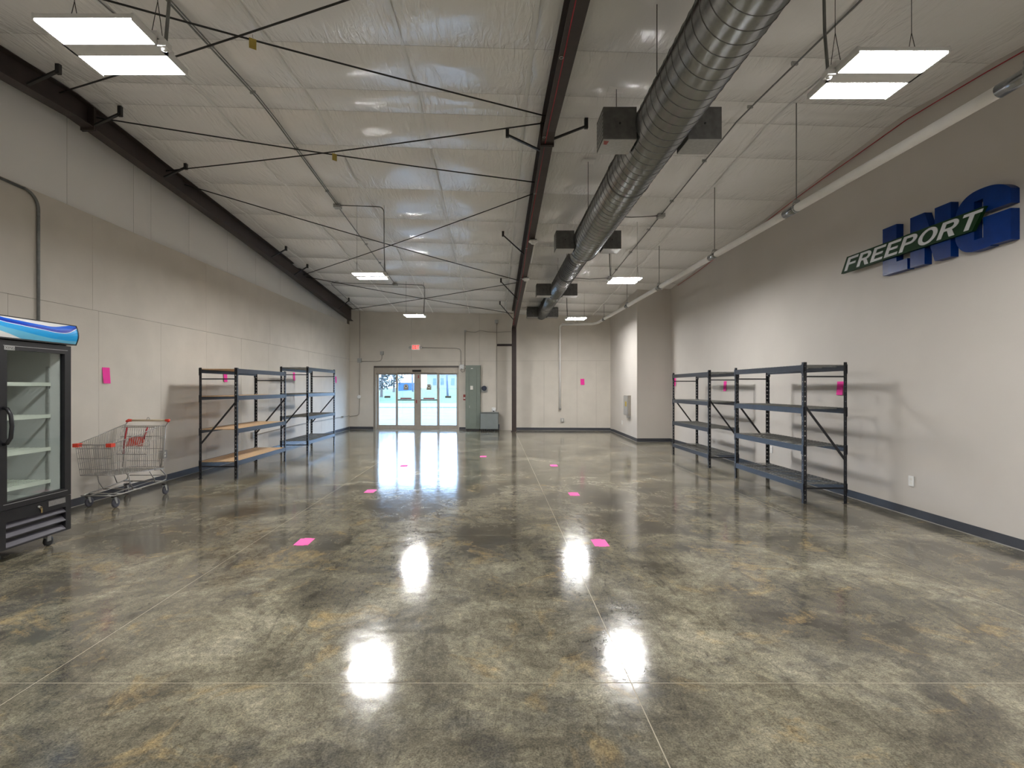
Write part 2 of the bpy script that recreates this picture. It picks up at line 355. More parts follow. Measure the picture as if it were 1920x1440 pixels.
DU0, DU1 = EU(701), EU(860); DZ = EZ(780, 687.5); UL = _el
wf = MB(); ztop = 4.45
wf.ebox(-.25, DU0, -.25, -.013, 0, ztop); wf.ebox(DU1, UL+.5, -.25, -.013, 0, ztop); wf.ebox(DU0, DU1, -.25, -.013, DZ, ztop)
wf = wf.build('wall_far', 'wall_backing'); tag(wf, 'beige panelled wall holding the glass entrance doors', 'wall', kind='structure')
def epanel(u0, u1, z0, z1):
    for (a, b, c, d) in ([(u0, u1, z0, z1)] if u1 <= DU0 or u0 >= DU1 or z0 >= DZ else [(u0, min(u1, DU0), z0, z1), (max(u0, DU1), u1, z0, z1), (max(u0, DU0), min(u1, DU1), max(z0, DZ), z1)]):
        if b-a > .03 and d-c > .03: MB().ebox(a+.002, b-.002, -.012, -random.uniform(0, .0015), c+.002, d-.002).build('panel', 'wall_paint', wf)
FS = EZ(780, 677.5)
fe = [0]+sorted([EU(x) for x in (701, 771.5, 835, 899, 966, 1020, 1082, 1118)])+[UL+.02]
for a, b in zip(fe, fe[1:]): epanel(a, b, 0, FS)
fe2 = [0]+[EU(x) for x in (771.5, 899, 966, 1083)]+[UL+.02]
for a, b in zip(fe2, fe2[1:]): epanel(a, b, FS, EZ(a and 780 or 780, 575))
# baseboards
def bb(name, a, b, label, n=.008, h=.10):
    a = Vector((*a, 0)); b = Vector((*b, 0)); d = (b-a).normalized(); nn = Vector((-d.y, d.x, 0))*n
    m = MB(); m.hexa([a, b, b+nn, a+nn, a+Vector((0, 0, h)), b+Vector((0, 0, h)), b+nn*.6+Vector((0, 0, h)), a+nn*.6+Vector((0, 0, h))])
    o = m.build(name, 'baseboard_rubber'); tag(o, label, 'baseboard', kind='structure')
    c = MB(); c.hexa([a, b, b+nn*2, a+nn*2, a+Vector((0, 0, .006)), b+Vector((0, 0, .006)), b+nn*1.5+Vector((0, 0, .006)), a+nn*1.5+Vector((0, 0, .006))]); c.build('caulk_bead', 'caulk', o)
bb('baseboard_left', (XL(18.28), 18.28), (XL(-7), -7), 'dark grey rubber baseboard running behind the shopping cart')
bb('baseboard_right', (XR, -7), (XR, 14.05), 'dark grey rubber baseboard under the blue letter sign wall')
bb('baseboard_corner', (XR, 14.05), (CA[0]-.008, 14.05), 'short dark rubber baseboard across the boxed-out corner front')
bb('baseboard_corner_side', (CA[0], 14.05), (CB[0], 17.7), 'dark rubber baseboard along the side of the boxed-out corner')
bb('baseboard_far', EP(UL, 0, 0)[:2], EP(EU(968), 0, 0)[:2], 'dark rubber baseboard below the white drain pipe')
bb('baseboard_far_middle', EP(EU(936), 0, 0)[:2], EP(EU(861), 0, 0)[:2], 'dark rubber baseboard beside the green electrical panel')
bb('baseboard_far_left', EP(EU(700), 0, 0)[:2], EP(.01, 0, 0)[:2], 'short dark rubber baseboard left of the glass doors')

# ------------------------------------------------------------------ ceiling
ce = MB()
for y0, y1 in ((-7.2, RIDGE), (RIDGE, 18.6)):
    ce.hexa([(-5.6, y0, ZC(-5.6, y0)+.06), (5.2, y0, ZC(5.2, y0)+.06), (5.2, y1, ZC(5.2, y1)+.06), (-5.6, y1, ZC(-5.6, y1)+.06), (-5.6, y0, ZC(-5.6, y0)+.3), (5.2, y0, ZC(5.2, y0)+.3), (5.2, y1, ZC(5.2, y1)+.3), (-5.6, y1, ZC(-5.6, y1)+.3)])
ce = ce.build('ceiling', 'roof_deck'); tag(ce, 'sloping roof underside lined with glossy white insulation sheets', 'ceiling', kind='structure')
cxs = [-5.45, -4.72, -3.45, -2.2, -.9, .36, .65, 2.05, 3.4, 4.62, 4.98]
cys = [-7.1, -5.4, -4.1, -2.8, -1.5, -.2, 1.1, 2.4, 3.7, 4.98, 5.85, 6.32, 7.13, 8.44, 9.71, 11.0, 12.3, 13.6, 14.9, 16.2, 17.4, 18.5]
for i in range(len(cxs)-1):
    for j in range(len(cys)-1):
        x0, x1, y0, y1 = cxs[i]+.0012, cxs[i+1]-.0012, cys[j]+.0018, cys[j+1]-.0018
        k1, k2, k3 = random.uniform(0, 6.28), random.uniform(0, 6.28), random.uniform(.7, 1.3); wdt = min(1, (y1-y0)/1.25)*min(1, (x1-x0)/1.2)
        def fn(u, v, x0=x0, x1=x1, y0=y0, y1=y1, k1=k1, k2=k2, k3=k3, wdt=wdt):
            X = x0+(x1-x0)*u; Y = y0+(y1-y0)*v
            bil = (math.sin(math.pi*v)**.7)*(.65+.35*math.sin(math.pi*u)**.7)
            return (0, 0, ZC(X, Y)+.032-.052*k3*wdt*bil+.006*wdt*math.sin(math.pi*v)*math.sin(5*u+k1)+.004*wdt*math.sin(math.pi*v)*math.sin(9*v+k2+4*u))
        sheet((x0, y0, 0), (x1, y0, 0), (x0, y1, 0), (x1, y1, 0), 10, 10, fn, 'insulation_panel', 'vinyl_facing', ce)

for xs_ in cxs[1:6]+[cxs[8]]:
    m = MB(); P_ = []
    for j in range(len(cys)-1):
        for k in range(8):
            Y = cys[j]+(cys[j+1]-cys[j])*k/8; wd_ = min(1, (cys[j+1]-cys[j])/1.25); P_.append((Y, ZC(xs_, Y)+.028-.052*1.1*.65*wd_*math.sin(math.pi*k/8)**.7))
    for (ya_, za_), (yb2, zb2) in zip(P_, P_[1:]): m.add([(xs_-.016, ya_, za_), (xs_+.016, ya_, za_), (xs_+.016, yb2, zb2), (xs_-.016, yb2, zb2)], [(0, 1, 2, 3)], True)
    m.build('seam_tape', 'seam_tape', ce, fix=False)

# ------------------------------------------------------------------ steel frame
def interp(t, pts):
    if t <= pts[0][0]: return pts[0][1]
    for (a, b), (c, d) in zip(pts, pts[1:]):
        if t <= c: return b+(d-b)*(t-a)/(c-a)
    return pts[-1][1]
def beam(name, label, Xc, wd, depth, yend):
    o = thing(name, label, 'beam', (Xc, 3, 0)); ys = [-6.98, -3, 0, 3.9, RIDGE, 8, 10, 12.5, 15, yend]
    bot = lambda y: ZC(Xc, y)-interp(y, depth); top = lambda y: ZC(Xc, y)+.005
    def strip(nm, x0, x1, fa, fb, mt):
        m = MB()
        for y0, y1 in zip(ys, ys[1:]): m.hexa([(x0, y0, fa(y0)), (x1, y0, fa(y0)), (x1, y1, fa(y1)), (x0, y1, fa(y1)), (x0, y0, fb(y0)), (x1, y0, fb(y0)), (x1, y1, fb(y1)), (x0, y1, fb(y1))])
        m.build(nm, mt, o)
    strip('bottom_flange', Xc-wd/2, Xc+wd/2, bot, lambda y: bot(y)+.012, 'steel_brown')
    strip('web', Xc-.005, Xc+.005, lambda y: bot(y)+.012, top, 'steel_brown')
    strip('top_flange', Xc-wd/2, Xc+wd/2, lambda y: top(y)-.012, top, 'steel_brown')
    for dy in (-.012, .012):                       # bolted ridge splice
        y = RIDGE+.25+dy; MB().box(Xc-wd/2-.01, Xc+wd/2+.01, y-.008, y+.008, bot(y)-.035, top(y)-.02).build('splice_plate', 'steel_brown', o)
    return o, bot
DC = [(3.9, .25), (6.4, .28), (10, .47), (17.3, .60)]
cb, cbot = beam('steel_rafter', 'tapered brown steel rafter with red cable down the middle of the roof', .65, .15, DC, 17.42)
DL = [(3.9, .26), (10.5, .27), (17.7, .42)]
lb, lbot = beam('steel_rafter', 'dark brown steel rafter along the top of the left wall', -5.07, .15, DL, 17.95)
def kick(par, xa, xb, y, bot):
    zt = ZC(xb, y)-.015; MB().bar((xa, y, bot(y)+.03), (xb, y, zt-.06), .035, .02).build('flange_brace', 'steel_black', par)
    MB().box(xb-.022, xb+.022, y-.01, y+.03, zt-.085, zt+.04).build('brace_clip', 'steel_black', par)
for y in (6.55, 10.1, 13.5, 16.1): kick(cb, .58, .16, y, cbot)
kick(cb, .72, 1.13, 6.3, cbot)
for y in (5.45, 6.35, 7.7, 11.4, 12.7, 16.3): kick(lb, -5.0, -4.68, y, lbot)
for y in (3.2, 4.6, 6.2, 7.6, 9.7, 11.6, 13.6, 15.6, 16.8):
    MB().tube([(.60+.018*math.cos(a), y+.018*math.sin(a), cbot(y)-.006) for a in [2*math.pi*k/12 for k in range(12)]], .004, 5, closed=True).build('cable_ring', 'box_steel', cb)
col = thing('steel_column', 'slim brown steel column standing before the far wall', 'column', (.65, 17.33, 0))
zc_ = cbot(17.33)
MB().box(.575, .725, 17.24, 17.252, .012, zc_).build('flange', 'steel_brown', col); MB().box(.575, .725, 17.41, 17.422, .012, zc_).build('flange', 'steel_brown', col)
MB().box(.645, .655, 17.252, 17.41, .012, zc_).build('web', 'steel_brown', col); MB().box(.55, .75, 17.21, 17.45, 0, .012).build('base_plate', 'steel_brown', col)
gb = thing('girt_bracket', 'short brown steel arm between wall and column', 'bracket', EP(EU(946), .1, EZ(946, 647)))
u0, z0 = EW(932, 647); MB().ebox(u0, EU(960)+.05, .0, .10, z0-.04, z0-.03).build('angle_leg', 'steel_brown', gb); MB().ebox(u0, EU(960)+.05, .0, .01, z0-.03, z0+.04).build('angle_leg', 'steel_brown', gb)
m = MB(); pts = [(.615+.012*math.sin(k*.5), y, cbot(y)-.004) for k, y in enumerate([v*.55-3 for v in range(38)]) if y < 17.2]; m.tube(pts, .0055, 6)
tag(m.build('alarm_cable', 'red_cable'), 'thin red cable strung along the middle rafter', 'cable')
m = MB(); m.tube([(XR-.012, y, ZC(XR, y)-.045-.012*math.sin(y*2.2)) for y in [k*.5-6.5 for k in range(42)] if y < 14.0], .006, 6)
tag(m.build('alarm_cable', 'red_cable'), 'thin red cable along the top of the sign wall', 'cable')
for (x, y, d) in ((.70, 9.3, 'nearer'), (.70, 11.55, 'farther')):
    zz = cbot(y)-.0; o = thing('smoke_detector', f'{d} of two round white smoke detectors beside the middle rafter', 'detector', (x, y, zz), 'smoke detectors')
    MB().lathe([(.075, -.02), (.085, -.035), (.078, -.05), (.05, -.058), (.042, -.08), (.015, -.084)], (x, y, zz), n=20).build('housing', 'outlet_white', o)
    MB().box(x-.06, x+.06, y-.05, y+.05, zz-.022, zz+.0).build('mounting_box', 'conduit_steel', o)
    MB().tube([(x+.045, y+.03, zz-.008), (x+.045, y+1.2, cbot(y+1.2)-.008)], .012, 6).build('conduit', 'pvc_white', o)

# cross bracing rods
def rod(y0, y1, label):
    x0, x1 = -5.0, .60; q = []
    for k in range(13):
        t = k/12; q.append((x0+(x1-x0)*t, y0+(y1-y0)*t, (ZC(x0, y0)-.11)*(1-t)+(ZC(x1, y1)-.11)*t-.03*math.sin(math.pi*t)))
    return tag(MB().tube(q, .0095, 6).build('brace_rod', 'rod_black'), label, 'brace rod', 'roof cross bracing rods')
rod(3.35, 6.05, 'black diagonal roof rod crossing above the nearest yellow tag, running away rightward')
rod(5.85, 3.3, 'black diagonal roof rod crossing above the nearest yellow tag, running nearer rightward')
rod(6.38, 7.75, 'black roof rod through the second yellow tag, running away rightward')
rod(7.75, 6.2, 'black roof rod through the second yellow tag, running nearer rightward')
rod(8.2, 13.2, 'black roof rod of the third cross, running away rightward')
rod(13.3, 8.15, 'black roof rod of the third cross, running nearer rightward')
rod(13.5, 17.3, 'black roof rod of the farthest cross, running away rightward')
rod(17.5, 13.4, 'black roof rod of the farthest cross, running nearer rightward')
for (yc, lab) in ((4.62, 'yellow tag hanging from the nearest rod crossing'), (6.98, 'yellow tag hanging from the second rod crossing')):
    x = -2.2; z = ZC(x, yc)-.15
    m = MB(); m.tube([(x, yc, z+.02), (x+.005, yc, z-.01)], .002, 5); o = thing('hang_tag', lab, 'tag', (x, yc, z), 'yellow rod tags')
    m.build('wire_loop', 'rod_black', o); MB().hexa([(x-.03, yc-.002, z-.10), (x+.03, yc+.012, z-.115), (x+.03, yc+.014, z-.113), (x-.03, yc+.001, z-.098), (x-.03, yc-.002, z-.005), (x+.03, yc+.012, z-.018), (x+.03, yc+.014, z-.018), (x-.03, yc+.001, z-.005)]).build('card', 'yellow_tag', o)

# ------------------------------------------------------------------ spiral duct with side grilles
DX, DZd = 1.556, 3.955
du = thing('spiral_duct', 'long round galvanised spiral air duct hanging from the roof', 'duct', (DX, 6, DZd))
MB().lathe([(.252, -6.9), (.252, 8.86), (.258, 8.87), (.258, 8.91), (.20, 8.93)], (DX, 0, DZd), 'y', 40).build('large_section', 'galvanised', du)
MB().lathe([(.195, 8.90), (.188, 9.28), (.196, 9.285), (.196, 9.33), (.188, 9.335), (.188, 13.1), (.194, 13.105), (.194, 13.15), (.16, 13.2), (.16, 13.45), (.185, 13.46), (.185, 17.05), (.14, 17.10), (.02, 17.11)], (DX, 0, DZd), 'y', 36).build('small_section', 'galvanised', du)
def helix(y0, y1, r, nm):
    n = int((y1-y0)/.127*28); MB().tube([(DX+r*math.cos(2*math.pi*k/28), y0+(y1-y0)*k/n, DZd+r*math.sin(2*math.pi*k/28)) for k in range(n+1)], .0042 if r > .2 else .006, 4).build(nm, 'box_dark', du)
helix(-.5, 8.84, .2525, 'spiral_seam'); helix(9.36, 13.08, .1885, 'spiral_seam'); helix(13.5, 17.03, .1855, 'spiral_seam')
for y in (2.4, 5.9, 8.86, 10.9, 13.1, 15.2):
    r = .255 if y < 8.9 else .19
    MB().tube([(DX+r*math.cos(a), y, DZd+r*math.sin(a)) for a in [2*math.pi*k/32 for k in range(32)]], .007, 5, closed=True).build('joint_band', 'box_dark', du)
for yb, nm, wd in ((4.73, 'nearest', .55), (8.45, 'second', .54), (12.75, 'third', .51), (16.6, 'farthest', .51)):
    for s, side in ((-1, 'middle rafter'), (1, 'white pipe')):
        rr = .24 if yb < 8.6 else .15
        x0, x1 = sorted((DX+s*rr, DX+s*wd)); z0, z1 = DZd-.155, DZd+.15
        o = thing('duct_grille', f'{nm} dark sheet-metal air outlet box on the duct side toward the {side}', 'air outlet', ((x0+x1)/2, yb+.15, z0), 'duct outlet boxes')
        MB().box(x0, x1, yb, yb+.30, z0+.006, z1).build('casing', 'box_dark', o)
        MB().box(x0, x1, yb, yb+.30, z0, z0+.006).build('bottom_plate', 'box_steel', o)
        xx = x0 if s < 0 else x1
        for k in range(7): MB().box(xx-.004, xx+.004, yb+.02, yb+.28, z0+.03+k*.037, z0+.045+k*.037).build('louvre', 'box_steel', o)
        if yb < 5 and s < 0: MB().hexa([(x0+.01, yb+.02, z0-.0015), (x0+.06, yb+.03, z0-.0015), (x0+.05, yb+.10, z0-.0015), (x0+.02, yb+.09, z0-.0015), (x0+.01, yb+.02, z0-.0005), (x0+.06, yb+.03, z0-.0005), (x0+.05, yb+.10, z0-.0005), (x0+.02, yb+.09, z0-.0005)]).build('paint_mark', 'red_dark', o)
        MB().lathe([(.010, -.006), (.010, .002), (.004, .004)], ((x0+x1)/2, yb-.0, (z0+z1)/2), 'y', 10).build('bolt', 'steel_black', o)
for k, (y, lab) in enumerate(((4.2, 'first'), (5.6, 'second'), (7.3, 'third'), (10.2, 'fourth'), (11.6, 'fifth'), (14.6, 'sixth'))):
    x = DX-.22 if y < 8.8 else DX-.12
    o = thing('duct_hanger', f'{lab} thin black rod holding up the spiral duct, counted away from the viewer', 'hanger', (x, y, DZd+.2), 'duct hanger rods')
    MB().tube([(x, y, DZd+.10), (x, y, ZC(x, y)+.02)], .004, 6).build('rod', 'rod_black', o)
    MB().box(x-.09, x+.09, y-.08, y+.08, ZC(x, y)-.006, ZC(x, y)+.004).build('patch', 'vinyl_facing_wall', o)

# ------------------------------------------------------------------ LED high bay lights
def highbay(loc, mirror, label, whip):
    x, y, z = loc; o = thing('high_bay_light', label, 'ceiling light', loc, 'LED high bay lights')
    hw, hd = .262, .243
    m = MB(); m.box(x-hw, x+hw, y-hd, y-.055, z+.006, z+.03); m.box(x-hw, x+hw, y+.055, y+hd, z+.006, z+.03); m.build('reflector', 'lamp_white', o)
    MB().box(x-hw-.01, x+hw+.01, y-.052, y+.052, z-.006, z+.075).build('driver_housing', 'lamp_white', o)
    for s in (-1, 1):
        ya, yb = sorted((y+s*.06, y+s*(hd-.006))); MB().box(x-hw+.006, x+hw-.006, ya, yb, z-.002, z+.005).build('led_panel', 'lamp_glow', o)
        MB().box(x+s*(hw+.004)-.006, x+s*(hw+.004)+.006, y-hd, y+hd, z-.006, z+.035).build('end_plate', 'lamp_white', o)
    e = x+mirror*(hw+.035); MB().box(e-.025, e+.025, y-.05, y+.005, z-.014, z+.022).build('sensor', 'lamp_white', o)
    MB().lathe([(.018, 0), (.016, -.008), (.006, -.012)], (e, y-.022, z-.014), n=14).build('sensor_lens', 'lamp_white', o)
    for s in (-1, 1):
        xx = x+s*(hw-.02); zt = ZC(xx, y); kz = z+.28
        m = MB(); m.tube([(xx, y, kz), (xx, y, zt)], .0022, 5); m.tube([(xx, y, kz), (xx, y-.05, z+.07)], .0022, 5); m.tube([(xx, y, kz), (xx, y+.05, z+.07)], .0022, 5); m.build('suspension_wire', 'rod_black', o)
    xw = x+mirror*(hw-.03)
    if whip: MB().tube([(xw, y+.09, z+.03), (xw, y+.09, z+.12), (xw+.012*mirror, y+.10, z+.35), (xw+.02*mirror, y+.11, ZC(xw, y)-.09), (xw+.02*mirror, y+.11, ZC(xw, y)-.01)], .010, 8).build('power_whip', 'conduit_steel', o)
    MB().box(xw-.03, xw+.03, y+.06, y+.12, z+.028, z+.06).build('whip_box', 'lamp_white', o)
LZ = 3.466
highbay((-2.205, 2.965, LZ), 1, 'lit white LED high-bay light nearest the left wall rafter, largest in view', 1)
highbay((2.40, 3.23, LZ), -1, 'lit white LED high-bay light nearest the blue letter sign', 1)
highbay((-2.20, 9.01, LZ), 1, 'lit white LED high-bay light under the third rod cross', 0)
highbay((2.38, 9.38, LZ), -1, 'lit white LED high-bay light between duct and white pipe, before the corner', 1)
highbay((-2.20, 14.0, LZ), 1, 'lit white LED high-bay light above the glass entrance doors', 0)
highbay((2.32, 14.6, LZ), -1, 'lit white LED high-bay light beside the duct end at the far wall', 1)
highbay((-2.205, -3.2, LZ), 1, 'lit white LED high-bay light behind the viewer, cart side', 1)
highbay((2.40, -3.0, LZ), -1, 'lit white LED high-bay light behind the viewer, sign side', 1)

# ------------------------------------------------------------------ conduits under the roof
def conduit(name, label, pts, boxes=(), r=.009, mt='conduit_steel', straps=(), group=None):
    o = thing(name, label, 'conduit', pts[0], group)
    MB().tube(pts, r, 8).build('pipe', mt, o)
    for (x, y, z, a) in boxes: MB().box(x-a, x+a, y-a, y+a, z-.03, z+.03).build('junction_box', 'box_steel', o)
    for (x, y, z) in straps: MB().box(x-.03, x+.03, y-.01, y+.01, z-.014, z+.02).build('strap', 'box_steel', o)
    return o
def roofline(x, y0, y1, d, n=24): return [(x, y0+(y1-y0)*k/n, ZC(x, y0+(y1-y0)*k/n)-d) for k in range(n+1)]
xa = -2.78
conduit('roof_conduit', 'pair of grey conduits running lengthwise under the roof over the left lights', roofline(xa, -6.5, 14.2, .05, 40), [(xa, 9.0, ZC(xa, 9)-.06, .06), (xa, 14.2, ZC(xa, 14.2)-.06, .06)], straps=[(xa, y, ZC(xa, y)-.04) for y in (4.98, 5.85, 7.13, 8.44, 11.0, 12.3)]).children
o2 = bpy.data.objects[[c.name for c in COL.objects if c.name.startswith('roof_conduit')][-1]]
MB().tube(roofline(xa+.032, -6.5, 9.0, .05, 30), .007, 6).build('pipe', 'conduit_steel', o2)
xb = 2.93
conduit('roof_conduit', 'grey conduit running lengthwise under the roof between duct and white pipe', roofline(xb, -6.5, 13.0, .04, 40), [(xb, 9.0, ZC(xb, 9)-.05, .06), (xb, 12.95, ZC(xb, 12.95)-.05, .06)], straps=[(xb, y, ZC(xb, y)-.03) for y in (4.98, 5.85, 7.13, 8.44, 9.71, 11.0, 12.3)])
def branch(x0, y, x1, label, zl, yl):
    z = ZC(x0, y)-.06; s = 1 if x1 > x0 else -1
    p = [(x0+s*.06, y, z), (x1-s*.10, y, ZC(x1, y)-.06)]+arc((x1-s*.10, y, ZC(x1, y)-.16), .10, math.pi/2, 0, (s, 0, 0), (0, 0, 1))+[(x1, y+(yl-y)*.3, zl+.45), (x1-.01, yl+.06, zl+.10)]
    conduit('branch_conduit', label, p, r=.009)
branch(xa, 8.95, -1.95, 'bent dark conduit dropping to the light under the third rod cross', LZ, 9.01)
branch(xa, 14.15, -1.95, 'bent dark conduit dropping to the light above the glass doors', LZ, 14.0)
conduit('branch_conduit', 'short grey conduit from roof box toward the duct, nearer one', [(xb-.06, 9.0, ZC(xb, 9)-.05), (2.4, 9.0, ZC(2.4, 9)-.09), (1.75, 9.0, ZC(1.75, 9)-.06)], r=.009)
conduit('branch_conduit', 'short grey conduit from roof box toward the duct, farther one', [(xb-.06, 12.95, ZC(xb, 12.95)-.05), (2.4, 12.95, ZC(2.4, 12.95)-.09), (1.7, 12.95, ZC(1.7, 12.95)-.06)], r=.009)
conduit('roof_conduit', 'grey conduit crossing the roof sideways toward the far left corner', [(xa-.06, 14.2, ZC(xa, 14.2)-.06), (-4.55, 14.2, ZC(-4.55, 14.2)-.06), (-4.62, 14.4, ZC(-4.6, 14.4)-.06), (-4.75, 17.9, ZC(-4.75, 17.9)-.06)], [(-4.4, 14.2, ZC(-4.4, 14.2)-.06, .05)])

# ------------------------------------------------------------------ white drain pipe
pp = thing('drain_pipe', 'long white insulated pipe hanging from rods past the blue sign', 'pipe', (3.45, 6, 3.5))
def PZ(y): return H+2.03+.011*(y-3.5)
MB().tube([(3.45, y, PZ(y)) for y in (-6.6, 3.46, 3.47, 17.0)]+[(3.42, 17.2, PZ(17.2)), (3.33, 17.42, PZ(17.3)), (2.3, 17.53, PZ(17.3))], .045, 14).build('insulation_sleeve', 'pvc_white', pp)
u, z = EW(1050, 612, .07); pb = EP(u, .07, z); u2, z2 = EW(1050, 766, .07)
MB().tube([(2.42, 17.52, PZ(17.3)), (pb[0]+.08, pb[1]-.01, PZ(17.3))]+arc((pb[0]+.08, pb[1], PZ(17.3)-.08), .08, math.pi/2, math.pi, (1, 0, 0), (0, 0, 1), 6)+[(pb[0], pb[1], z2)], .036, 12).build('drop_pipe', 'pvc_white', pp)
MB().lathe([(.044, 0), (.044, .05)], (pb[0], pb[1], z2-.03), n=14).build('end_collar', 'box_steel', pp)
for y in (3.36, 5.93, 8.05, 10.7, 13.3, 16.1):
    MB().tube([(3.45, y-.12, PZ(y)), (3.45, y+.12, PZ(y))], .0485, 16).build('coupling', 'galvanised', pp)
for y, lb_ in ((3.28, 'first'), (5.83, 'second'), (8.0, 'third'), (10.7, 'fourth'), (13.3, 'fifth'), (16.1, 'sixth')):
    o = thing('pipe_hanger', f'{lb_} threaded rod and ring holding the white pipe, counted away from the viewer', 'hanger', (3.45, y, PZ(y)), 'pipe hangers')
    MB().tube([(3.45, y, PZ(y)+.085), (3.45, y, ZC(3.45, y)+.02)], .0065, 6).build('rod', 'conduit_steel', o)
    MB().tube([(3.45+.05*math.cos(a), y, PZ(y)+.012+.062*math.sin(a)) for a in [2*math.pi*k/16 for k in range(16)]], .006, 5, closed=True).build('ring', 'box_steel', o)
    MB().box(3.42, 3.48, y-.02, y+.02, PZ(y)+.065, PZ(y)+.09).build('clamp', 'box_steel', o)

# ------------------------------------------------------------------ entrance doors
dr = thing('door_1', 'glass automatic sliding doors in a bronze-tinted frame', 'door', EP((DU0+DU1)/2, -.1, 0), kind='structure')
dz = lambda py: EZ(780, py)
MB().ebox(DU0, DU1, -.20, .015, dz(689.5), dz(686)).build('header_reveal', 'alu_dark', dr)
MB().ebox(DU0+.02, DU1-.01, -.16, -.0, dz(700), dz(689.5)).build('header', 'alu_frame', dr)
MB().ebox(EU(745), EU(819), -.001, .006, dz(700), dz(699)).build('header_gap', 'alu_dark', dr)
MB().ebox(EU(773.6), EU(789.8), -.02, .05, dz(697.2), dz(693.6)).build('motion_sensor', 'fridge_black', dr)
MB().ebox(DU0, DU0+.02, -.2, .012, 0, dz(689)).build('jamb_reveal', 'alu_dark', dr)
MB().ebox(EU(702), EU(705), -.16, .0, 0, dz(700)).build('jamb', 'alu_frame', dr); MB().ebox(EU(857.5), DU1, -.16, .0, 0, dz(690)).build('jamb', 'alu_frame', dr)
MB().ebox(DU0, DU1, -.2, .03, 0, .012).build('threshold', 'alu_frame', dr)
def leaf(a, b, ga, gb, n0, n1, slide):
    nm = 'sliding_leaf' if slide else 'fixed_leaf'
    m = MB(); z0, z1, g0, g1 = .012, dz(700), dz(797.3), dz(702.3)
    m.ebox(EU(a), EU(ga), n0, n1, z0, z1); m.ebox(EU(gb), EU(b), n0, n1, z0, z1); m.ebox(EU(ga), EU(gb), n0, n1, z0, g0); m.ebox(EU(ga), EU(gb), n0, n1, g1, z1)
    o = m.build(nm, 'alu_frame', dr)
    def sub(name, mt, mm): mm.build(name, mt, o)
    nm_ = (n0+n1)/2; sub('pane', 'door_glass', MB().ebox(EU(ga), EU(gb), nm_-.004, nm_+.004, g0, g1))
    if slide:
        sub('push_rail', 'alu_dark', MB().ebox(EU(ga), EU(gb), n0+.01, n1, dz(751), dz(748.8)))
        c = (ga+gb)/2-.3; sub('warning_strip', 'sticker_red', MB().ebox(EU(c-10.5), EU(c+10.5), nm_+.005, nm_+.007, dz(748.3), dz(745.9)))
        uc = EU(c); zb = dz(731); hh = dz(720)-zb; ww = .085
        poly = [(-ww, 0), (ww, 0), (ww, hh*.6)]+[(ww*math.cos(t), hh*.6+hh*.4*math.sin(t)) for t in [math.pi*k/10 for k in range(1, 10)]]+[(-ww, hh*.6)]
        sub('decal', 'decal_beige', MB().prism(poly, lambda x, y: EP(uc+x, nm_+.005, zb+y), lambda x, y: EP(uc+x, nm_+.0065, zb+y)))
        dia = [(0, -.04), (.033, 0), (0, .04), (-.033, 0)]
        sub('decal_disc', 'label_paper', MB().prism([(.062*math.cos(t), .062*math.sin(t)) for t in [math.pi*k/8 for k in range(16)]], lambda x, y: EP(uc+x, nm_+.0065, zb+hh*.62+y), lambda x, y: EP(uc+x, nm_+.0075, zb+hh*.62+y)))
        sub('decal_mark', 'decal_black', MB().prism(dia, lambda x, y: EP(uc+x, nm_+.0075, zb+hh*.62+y), lambda x, y: EP(uc+x, nm_+.0085, zb+hh*.62+y)))
    else:
        c = (ga+gb)/2; sub('warning_strip', 'sticker_grey', MB().ebox(EU(c-5.6), EU(c+5.6), nm_+.005, nm_+.007, dz(746.2), dz(742.4)))
leaf(705, 744.5, 708.9, 740.8, -.14, -.10, False); leaf(741.5, 782.48, 745.5, 776, -.09, -.05, True)
leaf(782.52, 822.5, 788.8, 819, -.09, -.05, True); leaf(819.5, 857.5, 823.4, 855.3, -.14, -.10, False)
MB().ebox(EU(779.5), EU(781.5), -.05, -.03, dz(756), dz(750)).build('lock', 'red_dark', dr); MB().ebox(EU(783), EU(785), -.05, -.045, dz(709), dz(703.5)).build('sticker', 'sticker_red', dr)

